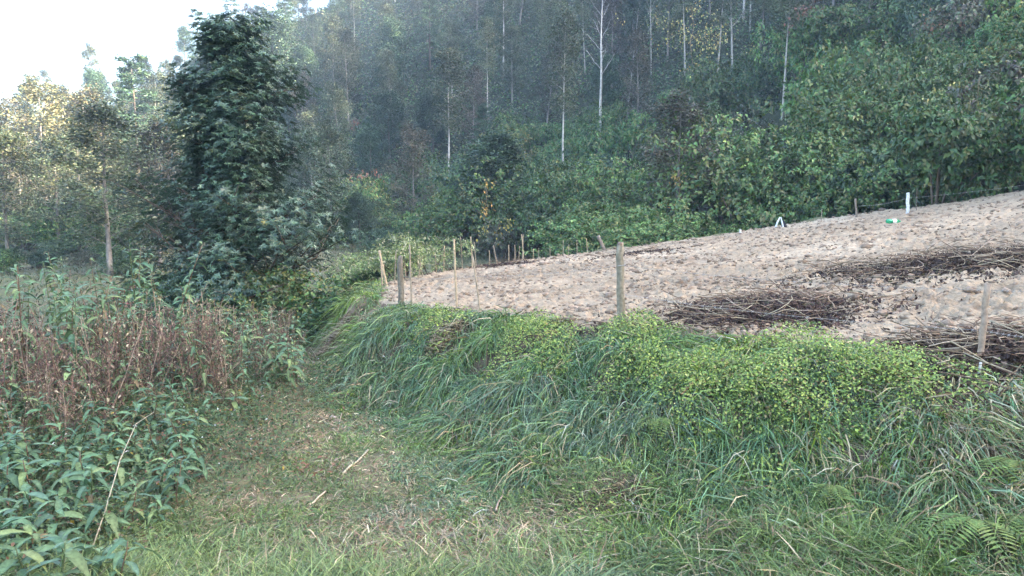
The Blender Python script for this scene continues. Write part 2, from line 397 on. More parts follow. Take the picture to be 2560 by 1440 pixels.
def leafcloud(g, rng, A, O, n, sig, L, W, cols, w=None, flat=.55, droop=.15, up=1.0, axis=None):
    i = rng.integers(0, len(A), n); P = A[i] + rng.normal(0, 1, (n, 3)) * np.array([sig, sig, sig * flat])
    out = O[i] * .6 + rng.normal(0, .6, (n, 3)); out[:, 2] *= .5
    Nn = norm(np.array([0, 0, up * .8]) + rng.normal(0, .35, (n, 3)) + O[i] * .7)
    tone = .55 + .9 * vnoise(A[i][:, 0] * 1.5 + A[i][:, 2] * 1.5, A[i][:, 1] * 1.5, 9)[:, None]
    leaves(g, P, out + 1e-3, Nn, L * rng.uniform(.6, 1.3, n), W * rng.uniform(.7, 1.3, n), palette(rng, n, cols, w) * tone, .2, droop)

def rosettes(g, rng, C, O, L, W, cols, per=7, w=None):
    n = len(C); a0 = rng.uniform(0, 2 * pi, n)
    ax = norm(O * .8 + np.array([0, 0, .75]) + rng.normal(0, .25, (n, 3))); S = norm(np.cross(ax, [0.3, .1, .95])); B = np.cross(ax, S)
    base = palette(rng, n, cols, w)
    for k in range(per):
        a = a0 + k * 2 * pi / per + rng.uniform(-.3, .3, n)
        D = norm(np.cos(a)[:, None] * S + np.sin(a)[:, None] * B + ax * rng.uniform(.0, .7, (n, 1)))
        leaves(g, C, D, ax + D * -.2, L * rng.uniform(.7, 1.25, n), W * rng.uniform(.8, 1.2, n), base * rng.uniform(.7, 1.3, (n, 1)), .2, .2)

GREY_G = [(.08, .115, .058), (.11, .145, .075), (.13, .13, .075), (.055, .078, .042), (.17, .18, .10)]
GREEN = [(.055, .125, .036), (.085, .165, .048), (.035, .08, .028), (.13, .195, .055), (.15, .155, .055)]
DARKG = [(.042, .08, .042), (.062, .11, .055), (.032, .058, .034), (.095, .14, .065)]
BROWNG = [(.085, .078, .055), (.11, .09, .065), (.065, .07, .048), (.13, .105, .07)]
YEL = [(.26, .22, .06), (.2, .2, .06), (.10, .13, .04)]
WARM = [(.16, .14, .07), (.12, .12, .055), (.2, .16, .08), (.08, .09, .045)]
MESH = {}
def kind(name, seed, build):
    if name not in MESH: MESH[name] = []
    rng = R(seed); bark_g, leaf_g = build(rng)
    MESH[name].append((bark_g.mesh(name + '_trunk', M_BARK, True), leaf_g.mesh(name + '_crown', M_LEAF)))

def b_alder(rng, cols=GREY_G, n=9500):      # unit trees about 9 m tall
    g, A, O = branchy(rng, 9, .11, .17, lambda t: .55 + .9 * t * (1 - t) * 2 - .35 * t, 26, .85, 2.4, bark=(.22, .2, .18), sub=6)
    lg = Geo(); leafcloud(lg, rng, A, O, n, .26, .15, .10, cols, flat=.85); return g, lg
def b_slender(rng, cols=GREY_G, n=4600):    # high crown, long clear pale stem
    g, A, O = branchy(rng, 10.5, .09, .52, lambda t: .5 + .8 * t * (1 - t) * 2 - .3 * t, 20, .6, 1.7, bark=(.44, .41, .37), sub=3, wob=.35)
    lg = Geo(); leafcloud(lg, rng, A, O, n, .26, .15, .10, cols, flat=.85); return g, lg
def b_round(rng, cols=DARKG, n=12000):       # dense broadleaf
    g, A, O = branchy(rng, 7, .14, .15, lambda t: .75 + 1.1 * t * (1 - t) - .45 * t, 30, .8, 2.4, bark=(.14, .12, .1), sub=6)
    lg = Geo(); leafcloud(lg, rng, A, O, n, .26, .16, .11, cols, flat=.85); return g, lg
def b_conifer(rng, n=8500):
    g, A, O = branchy(rng, 10, .14, .18, lambda t: 1.0 - .78 * t, 40, .12, 2.3, bark=(.14, .11, .09), sub=4, curl=.05)
    lg = Geo(); leafcloud(lg, rng, A, O, n, .18, .24, .07, DARKG, flat=.4, droop=.05); return g, lg
def b_bare(rng):                            # nearly leafless pale tree
    g, A, O = branchy(rng, 10, .10, .4, lambda t: .9 - .5 * t, 15, 1.3, 2.2, bark=(.40, .38, .35), sub=3, curl=-.05, wob=.3)
    lg = Geo(); leafcloud(lg, rng, A, O, 260, .2, .12, .08, BROWNG); return g, lg
for i in range(4): kind('alder', 100 + i, b_alder)
for i in range(2): kind('alder_brown', 110 + i, lambda r: b_alder(r, BROWNG, 7500))
for i in range(3): kind('slender', 120 + i, b_slender)
for i in range(3): kind('round', 130 + i, b_round)
for i in range(2): kind('conifer', 140 + i, b_conifer)
for i in range(3): kind('bare', 150 + i, b_bare)
for i in range(2): kind('warm', 160 + i, lambda r: b_alder(r, WARM, 6500))

def b_shrub(rng, cols, w=None, n=6500, L=.105, W=.06, R0=1.5, Hh=1.6, nl=8):
    """bush: stems fanning out to several leafy lobes"""
    g = Geo(); lg = Geo(); per = n // nl
    for j in range(nl):
        a = rng.uniform(0, 2 * pi); q = rng.uniform(0, 1) ** .5 * R0 * .8
        c = np.array([cos(a) * q, sin(a) * q, Hh * rng.uniform(.35, 1.0) * (1 - .35 * (q / R0) ** 2)])
        rl = R0 * rng.uniform(.3, .55)
        V, Q, T = tube(np.array([[c[0] * .1, c[1] * .1, -.2], [c[0] * .5, c[1] * .5, c[2] * .5], c]), [.03, .02, .008], 4, False); g.add(V, Q, T, (.13, .1, .08))
        ns = per // 10; ds = norm(rng.normal(0, 1, (ns, 3)) + np.array([0, 0, .35])); si = rng.integers(0, ns, per); q_ = (rng.uniform(.72, 1.12, (ns, 1)))[si]
        d = norm(ds[si] + rng.normal(0, .055, (per, 3)) * (L / .1) / rl); P = c + d * rl * (q_ + rng.normal(0, .03, (per, 1))) * (1 + .22 * np.sin(d[:, :1] * 7 + j) * np.cos(d[:, 1:2] * 6)) * np.array([1.1, 1.1, .8])
        Dd = rng.normal(0, .6, (per, 3)) + d * .25 + [0, 0, -.25]; Nn = norm(np.array([0, 0, .45]) + d * 1.1 + rng.normal(0, .28, (per, 3)))
        leaves(lg, P, Dd, Nn, L * rng.uniform(.6, 1.3, per), W * rng.uniform(.7, 1.3, per), palette(rng, per, cols, w, .12) * rng.uniform(.7, 1.35) * rng.uniform(.8, 1.2, (ns, 1))[si], .2, .2)
    return g, lg
for i in range(4): kind('shrub_green', 200 + i, lambda r: b_shrub(r, GREEN))
for i in range(2): kind('shrub_dark', 210 + i, lambda r: b_shrub(r, DARKG))
for i in range(2): kind('shrub_brown', 220 + i, lambda r: b_shrub(r, BROWNG + GREY_G, None, 5000))
for i in range(2): kind('shrub_yellow', 230 + i, lambda r: b_shrub(r, GREEN + YEL[:2], [3, 3, 2, 3, 3, 1.2, 1.5]))
for i in range(2): kind('shrub_pale', 240 + i, lambda r: b_shrub(r, [(.30, .36, .13), (.19, .28, .10), (.44, .45, .26), (.10, .17, .07)], None, 3600, .085, .045))
for i in range(3): kind('thicket_green', 260 + i, lambda r: b_shrub(r, GREEN, None, 17000, .056, .034, 1.5, 1.6, 22))
for i in range(2): kind('thicket_yellow', 270 + i, lambda r: b_shrub(r, GREEN + YEL[:2], [3, 4, 1.5, 4, 3, .5, .6], 15000, .05, .036, 1.5, 1.6, 22))
kind('shrub_red', 250, lambda r: b_shrub(r, [(.2, .06, .045), (.14, .07, .05), (.09, .07, .045)], None, 1800))

def place(kd, x, y, s, rz, name, label, cat, group=None, v=0, sz=1.0, z=None, tilt=(0, 0), crown='crown', trunk='trunk', mats=None):
    tm, cm = MESH[kd][v % len(MESH[kd])]
    root = obj(name, None, None, (x, y, (gz(x, y) if z is None else z) - .05), (tilt[0], tilt[1], rz), (s, s, s * sz))
    tag(root, label, cat, group)
    obj(trunk, tm, root); obj(crown, cm, root)
    return root
print('kinds', time.time() - T0)

# --- the big dark tree left of the field
def hero():
    rng = R(77); b = at(600, 775, 17.5); b[2] = gz(b[0], b[1])
    top = at(590, 5, 17.5)[2] - b[2]
    prof = lambda t: float(np.interp(t, [0, .1, .2, .3, .4, .5, .66, .8, .9, 1], [.9, 1.45, 1.5, 1.15, .72, .66, .66, .52, .40, .2]) * (1 + .2 * sin(t * 27)))
    g, A, O = branchy(rng, top * .90, .16, .03, prof, 74, .75, 1.9, bark=(.12, .085, .065), sub=6, curl=.05, sides=10, lv=(.45, 1.25))
    root = obj('broadleaf_tree', None, None, b - [0, 0, .05]); tag(root, 'tall dense dark green tree standing alone left of the field, leaves in drooping rosettes', 'tree')
    obj('trunk', g.mesh('hero_trunk', M_BARK, True), root)
    lg = Geo(); n = 14000; keep = vnoise(A[:, 0] * 1.3 + A[:, 2] * .9, A[:, 1] * 1.3 + A[:, 2] * 1.4, 78) > .37; A = A[keep]; O = O[keep]
    i = rng.integers(0, len(A), n); cl = rng.normal(0, 1, (n, 3)) * np.array([.19, .19, .2])
    P = A[i] + cl
    rosettes(lg, rng, P, norm(O[i] * .6 + norm(P * [1, 1, 0]) * .7 + [0, 0, .4]), .115, .031, [(.05, .10, .055), (.07, .125, .07), (.035, .07, .042), (.13, .19, .12), (.09, .11, .05)], 8, [3, 3, 2, 1.5, .6])
    n = 200; i = rng.integers(0, len(A), n); k = A[i][:, 2] < 2.6
    rosettes(lg, rng, (A[i] + rng.normal(0, .15, (n, 3)))[k], O[i][k], .15, .06, [(.2, .19, .05), (.1, .13, .05)], 6)
    obj('crown', lg.mesh('hero_crown', M_HERO), root)
hero()

# --- forest on the hillside
def section(px):
    for lim, t in ((330, 'at the far left'), (760, 'behind the dark tree'), (1050, 'right of the dark tree'), (1350, 'beyond the corner stakes'), (1650, 'above the field crest'),
                   (2000, 'above the white frame'), (2300, 'above the white post')):
        if px < lim: return t
    return 'at far right'
def tier(t): return 'at the foot of the slope' if t < .1 else 'low on the slope' if t < .25 else 'midway up the slope' if t < .5 else 'high on the slope' if t < .8 else 'near the ridge'
def proj(x, y, z):
    z = z - CZ; f = y * cos(PITCH) - z * sin(PITCH); u = x / f; v = (y * sin(PITCH) + z * cos(PITCH)) / f
    return 1280 + u * FPX, 720 - v * FPX
DESC = {'thicket_green': ('shrub', ''), 'thicket_yellow': ('shrub', ''), 'alder': ('tree', 'grey green loose crowned tree'), 'alder_brown': ('tree', 'brownish thin crowned tree'), 'slender': ('tree', 'slender pale stemmed tree'),
        'round': ('tree', 'dark dense rounded tree'), 'conifer': ('tree', 'dark layered conifer'), 'bare': ('tree', 'nearly bare pale stemmed tree'), 'warm': ('tree', 'sunlit yellowish tree'),
        'shrub_green': ('shrub', 'mid green leafy shrub'), 'shrub_dark': ('shrub', 'dark green leafy shrub'), 'shrub_brown': ('shrub', 'dull brownish shrub'), 'shrub_yellow': ('shrub', 'green shrub with yellow leaves'),
        'shrub_pale': ('shrub', 'pale green bush'), 'shrub_red': ('shrub', 'reddish leaved shrub')}
NAME = {'alder': 'alder_tree', 'alder_brown': 'alder_tree', 'slender': 'slender_tree', 'round': 'broadleaf_tree', 'conifer': 'conifer_tree', 'bare': 'bare_tree', 'warm': 'alder_tree'}
rng = R(11)
def scatter_hill():
    pts = []; cells = {}
    def ok(x, y, d):
        ci, cj = int(x // 3), int(y // 3); rr = int(d // 3) + 1
        for a in range(ci - rr, ci + rr + 1):
            for b in range(cj - rr, cj + rr + 1):
                for (qx, qy, qd) in cells.get((a, b), ()):
                    if (qx - x)**2 + (qy - y)**2 < (min(d, qd))**2: return False
        cells.setdefault((ci, cj), []).append((x, y, d)); return True
    for it in range(26000):
        phd = rng.uniform(-42, 44); 
        df, dr = np.interp(phd, PHI, DF), np.interp(phd, PHI, DR)
        t = rng.uniform(-.03, 1.02) ; r = df + (dr - df) * t
        x, y = r * sin(radians(phd)), r * cos(radians(phd))
        px = 1280 + tan(radians(phd)) * FPX
        shr_to = np.interp(px, [0, 700, 1000, 1500, 1900, 2200, 2560, 2900], [.02, .03, .12, .2, .2, .24, .24, .24])
        shrub = t < shr_to + rng.uniform(-.04, .04)
        d = (2.9 + .5 * t) if shrub else (3.5 + 3.0 * t)
        if phd > 36 or phd < -38: d *= 1.5
        if ok(x, y, d): pts.append((x, y, t, shrub, px, r))
    return pts
hill_pts = scatter_hill()
cnt = {}
for (x, y, t, shrub, px, r) in hill_pts:
    nz = float(vnoise(np.array([x * .09]), np.array([y * .09]), 90)[0])
    if shrub:
        p = rng.random()
        kd = 'shrub_green' if p < .55 else 'shrub_dark' if p < .75 else 'shrub_brown' if p < .92 else 'shrub_yellow'
        if px > 2300 and rng.random() < .2: kd = 'shrub_yellow'
        s = rng.uniform(1.25, 2.2)
        tmp = tier(t)
        place(kd, x, y, s, rng.uniform(0, 6.28), 'shrub', f'{DESC[kd][1]} {tmp}, {section(px)}', 'shrub', 'shrubs on the hillside', rng.integers(0, 4), rng.uniform(.9, 1.3), crown='foliage', trunk='stems')
    else:
        p = rng.random()
        if px < 330 and t < .5: kd = 'warm' if p < .45 else 'alder'
        elif px < 760: kd = 'alder' if p < .45 else 'alder_brown' if p < .62 else 'round' if p < .94 else 'conifer'
        elif px < 1350: kd = 'alder' if p < .5 else 'alder_brown' if p < .65 else 'round' if p < .8 else 'conifer' if p < .83 else 'slender'
        elif px < 2050: kd = ('slender' if p < .42 else 'alder' if p < .62 else 'bare' if p < .72 else 'alder_brown' if p < .9 else 'round')
        else: kd = 'alder' if p < .35 else 'round' if p < .75 else 'alder_brown' if p < .9 else 'slender'
        s = rng.uniform(.7, 1.1) * (1.0 if t > .3 else .85)
        place(kd, x, y, s, rng.uniform(0, 6.28), NAME[kd], f'{DESC[kd][1]} {tier(t)}, {section(px)}', 'tree', 'trees on the wooded hillside', rng.integers(0, 4), rng.uniform(.9, 1.15), tilt=rng.normal(0, .04, 2))
    cnt[kd] = cnt.get(kd, 0) + 1
print('hill', cnt, time.time() - T0)

def undergrowth():
    rng = R(290); lg = Geo(); n = 230000
    ph_ = rng.uniform(-44, 46, n); t = rng.uniform(0, 1, n) ** 1.3; df, dr = np.interp(ph_, PHI, DF), np.interp(ph_, PHI, DR); r = df + (dr - df) * t
    x = r * np.sin(np.radians(ph_)); y = r * np.cos(np.radians(ph_)); lump = vnoise(x * .45, y * .45, 291) * .7 + vnoise(x * 1.3, y * 1.3, 292) * .3
    z = H(x, y) + (1.9 * lump) * rng.uniform(.3, 1.05, n); sz = .20 + .16 * t
    k = t > np.interp(ph_, [-20, -8, 5, 16, 30], [.03, .1, .18, .2, .22]); x, y, z, sz, t = x[k], y[k], z[k], sz[k], t[k]; n = len(x)
    c = palette(rng, n, GREY_G + GREEN + BROWNG) * (.55 + .9 * vnoise(x * .3, y * .3, 293))[:, None]
    leaves(lg, np.stack([x, y, z], -1), rng.normal(0, 1, (n, 3)) * [1, 1, .5], norm(rng.normal(0, .5, (n, 3)) + [0, -.4, .9]), sz * rng.uniform(.6, 1.4, n), sz * .6 * rng.uniform(.6, 1.4, n), c, .2, .2)
    tag(obj('undergrowth', lg.mesh('undergrowth', M_LEAF)), 'tangled undergrowth covering the wooded hillside', 'undergrowth', kind='stuff')
undergrowth()
# --- single trees and shrubs that the photograph shows clearly: kind, px, py of the foot, distance, height px, label
def single(kd, px, py, d, hpx, label, v=0, rz=0, wide=1.0, unit=9.0, tilt=(0, 0), name=None):
    b = at(px, py, d); z = gz(b[0], b[1]); top = at(px, hpx, d)[2]
    s = (top - z) / unit
    o = place(kd, b[0], b[1], s * wide, rz, name or NAME.get(kd, 'shrub'), label, DESC[kd][0], None, v, 1 / wide, tilt=tilt,
              crown='foliage' if kd.startswith(('shrub', 'thicket')) else 'crown', trunk='stems' if kd.startswith(('shrub', 'thicket')) else 'trunk')
    return o
single('alder', 275, 660, 30, 275, 'grey green loose crowned tree just left of the tall dark tree', 0, 1.0, 1.45)
single('alder_brown', 400, 660, 33, 330, 'brownish tree half hidden behind the left side of the tall dark tree', 1, 2.0, 1.2)
single('alder', 20, 660, 34, 330, 'hazy grey green tree cut by the left edge of the photo', 2, .5, 1.3)
for i_, (kd_, px_, py_, d_, hp_, w_, lb_) in enumerate([('alder', 150, 655, 42, 350, 1.3, 'grey green tree behind the white trunk at left'), ('alder_brown', 60, 650, 48, 380, 1.3, 'brownish tree low in the haze at the left'),
        ('round', 340, 650, 44, 400, 1.3, 'dark tree deep between the grey green tree and the tall dark one'), ('alder', 210, 640, 52, 330, 1.2, 'hazy tree between white trunk and grey green crown'), ('alder', 430, 640, 48, 300, 1.3, 'grey tree hidden behind the middle of the tall dark tree'),
        ('alder', 790, 600, 50, 330, 1.1, 'grey tree with thin stem close right of the tall dark tree'), ('round', 900, 610, 50, 450, 1.2, 'dark blue green tree at the edge of the valley grass'), ('round', 690, 620, 46, 400, 1.2, 'dark tree mostly hidden by the tall dark tree')]):
    single(kd_, px_, py_, d_, hp_, lb_, i_, i_ * 1.7, w_)
for i_, (kd_, px_, d_, hp_, lb_) in enumerate([('thicket_green', 60, 46, 520, 'big hazy green bush under the sunlit trees at the left edge'), ('thicket_green', 190, 44, 500, 'big green bush behind the white trunk at left'), ('thicket_green', 330, 42, 500, 'big green bush between grey green tree and dark tree'),
        ('shrub_dark', 90, 33, 620, 'low dark bush in front of the leftmost trees'), ('shrub_brown', 200, 34, 620, 'low brown bush below the grey green crown'), ('shrub_dark', 320, 31, 625, 'low dark bush right of the grey green trunk'), ('shrub_green', -30, 31, 610, 'green bush half out of frame beyond the thicket'),
        ('shrub_dark', 130, 40, 590, 'dark bush under the white trunk at left'), ('shrub_green', 260, 38, 600, 'green bush at the foot of the grey green tree'), ('shrub_dark', 20, 36, 600, 'dark bush at the left edge beyond the thicket'),
        ('shrub_brown', 360, 36, 600, 'brownish bush left of the tall dark tree'), ('shrub_green', 820, 48, 560, 'green bush at the far end of the valley grass'), ('shrub_dark', 960, 44, 565, 'dark bush behind the pale corner bush')]):
    single(kd_, px_, 650, d_, hp_, lb_, i_, i_ * 1.7, 1.4, 2.05)
single('warm', 120, 560, 62, 215, 'sunlit pale stemmed tree near the left edge', 0, .3, 1.25)
single('warm', 10, 560, 64, 265, 'sunlit yellow tree cut by the left edge', 1, 1.3, 1.35)
single('warm', 225, 560, 66, 232, 'sunlit yellowish tree just right of the pale stemmed one', 1, 4.3, 1.1)
single('conifer', 350, 520, 70, 140, 'layered dark conifer on the skyline left of the tall dark tree', 0, .3, 1.1, 10)
single('round', 690, 400, 90, 45, 'rounded tree on the skyline right of the tall dark tree', 0, 0, 1.0, 7)
single('alder', 830, 605, 47, 320, 'slim tree with two thin pale stems right of the tall dark tree', 3, 0, .9)
single('alder_brown', 1035, 590, 45, 325, 'brownish leafy tree above the pale bush at the field corner', 0, 0, 1.0)
single('slender', 1122, 380, 60, 130, 'slender tree whose white stem stands alone above the pale bush', 0, 0, 1.0, 10.5)
single('alder_brown', 1690, 600, 30, 260, 'brown crowned tree with yellow climber on its stem behind the field crest', 1, .7, 1.25)
single('bare', 1500, 275, 62, -60, 'tallest bare white tree with upright forked branches above the field', 0, 0, 1.0, 10)
single('slender', 1408, 355, 54, 60, 'leaning pale stem left of the tallest white tree', 1, 0, .8, 10)
single('bare', 1832, 175, 60, -140, 'straight white trunk reaching out of the frame above the field', 2, 0, .9, 10, (0, -.04))
single('bare', 1872, 160, 66, -160, 'second straight white trunk just right of the first', 0, 2, .9, 10)
single('bare', 1568, 265, 64, 20, 'thin curved white stem right of the tallest bare tree', 1, 3, .6, 10, (0, -.08))
single('bare', 1628, 190, 70, -60, 'thin white stem between the curved stem and the yellow creeper', 2, 1, .6, 10, (0, -.06))
single('round', 1240, 560, 42, 350, 'leafy green tree mound beyond the stakes, with yellow leaves at its foot', 0, 0, 1.3, 7)

for (kd, px, py, d, top, wide, v, lab) in [
    ('shrub_pale', 1010, 690, 17.6, 560, 1.3, 0, 'pale yellow green bush behind the corner of the stake fence'),
    ('shrub_pale', 1080, 690, 18.8, 580, 1.3, 1, 'pale bush with whitish tips right of the tallest corner bush'),
    ('shrub_pale', 940, 700, 17.6, 600, 1.2, 1, 'small pale bush left of the corner stakes'),
    ('shrub_green', 1400, 640, 26, 572, 1.1, 0, 'low green bush behind the thin stakes on the crest'),
    ('thicket_green', 1580, 620, 27, 500, 1.5, 1, 'broad bright green bush right behind the leaning stump'),
    ('thicket_green', 1760, 600, 27, 520, 1.3, 2, 'green bush behind the crest between stump and white stub'),
    ('thicket_yellow', 2420, 500, 26, 260, 1.0, 0, 'shrub draped in yellowing creeper at the right edge of the field'),
    ('thicket_yellow', 2540, 470, 25, 330, 1.0, 1, 'yellow leaved creeper shrub cut by the right edge'),
    ('thicket_green', 2050, 540, 30, 180, 1.0, 0, 'large rounded green shrub on the slope above the white frame'),
    ('thicket_green', 2250, 500, 29.5, 175, 1.0, 1, 'large rounded green shrub on the slope above the white post'),
    ('thicket_green', 1900, 560, 30, 270, 1.0, 2, 'green shrub left of the two large rounded ones'),
    ('thicket_green', 2480, 480, 31, 190, 1.0, 0, 'high green shrub mound behind the yellowing creeper'),
    ('thicket_green', 2140, 560, 27, 340, 1.1, 1, 'mid height green shrub between white frame and white post'),
    ('thicket_green', 1300, 580, 42, 380, 1.2, 2, 'bright green broad shrub above the tall close pair of stakes'),
    ('thicket_green', 1160, 590, 43, 420, 1.1, 0, 'green shrub mound above the tall bamboo stake'),
    ('thicket_green', 1480, 590, 37, 400, 1.1, 1, 'green shrub mound above the leaning stump'),
    ('thicket_green', 1620, 590, 34, 380, 1.1, 2, 'green shrub mound left of the brown crowned tree'),
    ('shrub_red', 2420, 200, 42, 85, 1.0, 0, 'rust red shrub under the creeper arch at upper right'),
    ('shrub_brown', 1270, 600, 38, 545, 1.2, 1, 'brown low bush below the orange yellow leaves'),
    ('shrub_red', 385, 745, 17.5, 695, 1.0, 0, 'low red leaved plant left of the tall dark tree'),
    ('shrub_yellow', 440, 740, 17, 680, .8, 1, 'small yellow leaved shrub at the left foot of the tall dark tree'),
    ('shrub_green', 300, 740, 18, 680, 1.2, 0, 'dark green bush between the dry thicket and the tall dark tree'),
    ('shrub_dark', 500, 770, 16.8, 660, 1.2, 0, 'dark bush under the left side of the tall dark tree'),
    ('shrub_dark', 610, 780, 16.6, 670, 1.2, 1, 'dark bush in front of the trunk of the tall dark tree'),
    ('shrub_yellow', 700, 790, 16, 665, 1.2, 0, 'yellowish green shrub at the right foot of the tall dark tree')]:
    single(kd, px, py, d, top, lab, v, v * 2.1, wide, 2.05)

def climber(px, py, d, w, h, n, cols, L, label, nm='climbing_vine', cat='vine', seed=0):
    rng = R(900 + seed); c = at(px, py, d); lg = Geo(); b = rng.normal(0, 1, (max(3, n // 14), 3)) * [w, w * .6, h]; P = b[rng.integers(0, len(b), n)] + rng.normal(0, .10 * (w + h) + L * .6, (n, 3))
    leaves(lg, P, rng.normal(0, 1, (n, 3)) + [0, 0, -.6], norm(rng.normal(0, .6, (n, 3)) + [0, -.8, .6]), L * rng.uniform(.7, 1.3, n), L * .7 * rng.uniform(.7, 1.2, n), palette(rng, n, cols), .15, .2)
    zs = np.linspace(-h * 2, h * 2, 6); V, Q, T = tube(np.stack([np.sin(zs * 3) * .1, zs * 0, zs], -1), .012, 4); lg.add(V, Q, T, (.2, .15, .08))
    tag(obj(nm, lg.mesh('vine', M_LEAF), None, c), label, cat)
OR = [(.42, .29, .06), (.32, .25, .07), (.16, .17, .06)]; YG = [(.34, .32, .10), (.22, .25, .08), (.12, .16, .06)]; RD = [(.25, .10, .065), (.19, .10, .065), (.12, .1, .06)]
for q_ in [(1213, 515, 37.5, .12, .5, 60, OR, .16, 'orange yellow hanging leaves in the middle of the green mound'), (1245, 568, 36.5, .6, .22, 90, OR, .15, 'orange yellow leaf patch above the close pair of stakes'), (1694, 500, 28.3, .12, .7, 110, OR, .10, 'yellow climber on the stem of the brown crowned tree'),
        (1730, 88, 44, 1.3, .8, 520, OR[1:2] + YG, .12, 'yellow leaved creeper arch between the white trunks'), (2460, 95, 38, 1.8, .9, 500, YG[1:] + [(.08, .13, .06)], .18, 'arched creeper curtain at the upper right'), (2440, 360, 23.3, .9, 1.0, 420, YG, .12, 'yellow green creeper hanging in front of the right hand shrubs'),
        (905, 436, 52, .5, .15, 50, RD, .2, 'small red leaf patch on the slope right of the dark tree'), (2010, 40, 46, .5, .35, 90, RD, .2, 'rusty red leaf patch high above the white frame'), (2400, 130, 37.5, .8, .7, 200, RD, .18, 'rust coloured foliage under the creeper arch'),
        (885, 310, 62, .2, .25, 30, RD, .2, 'tiny orange red leaf patch deep in the forest')]:
    climber(*q_, seed=int(q_[0]))
# --- bramble and creeper bank between the dark tree and the field
def ivy_bank():
    rng = R(300); n = 42000; lg = Geo()
    x = rng.uniform(-8.2, -2.4, n * 2); y = rng.uniform(13.2, 23, n * 2); sd = field_sd(x, y)
    hgt = .5 * (1 - sstep(1.5, 3.2, np.abs(sd + 2.0))) + .15
    k = (sd < -.7) & (sd > -5.2) & (y < 19.5) & (y - (-x) * .25 > 13.8 + .6 * fbm(x, y, 5)); x, y, hgt = x[k][:n], y[k][:n], hgt[k][:n]; n = len(x)
    lump = .5 + .9 * vnoise(x * 1.3, y * 1.3, 310); z = H(x, y) + hgt * lump * rng.uniform(.55, 1.05, n)
    c = palette(rng, n, GREEN + [(.16, .18, .06), (.12, .1, .05)], [4, 4, 3, 3, 1, .8, .6]) * (.75 + .5 * vnoise(x * 2, y * 2, 311))[:, None]
    leaves(lg, np.stack([x, y, z], -1), rng.normal(0, 1, (n, 3)) * [1, 1, .4], norm(rng.normal(0, .45, (n, 3)) + [-.1, -.5, .9]), rng.uniform(.05, .12, n), rng.uniform(.035, .08, n), c, .2, .2)
    tag(obj('bramble_cover', lg.mesh('bramble_cover', M_LEAF)), 'dense small leaved bramble and creeper on the bank left of the field corner', 'creeper', kind='stuff')
ivy_bank()

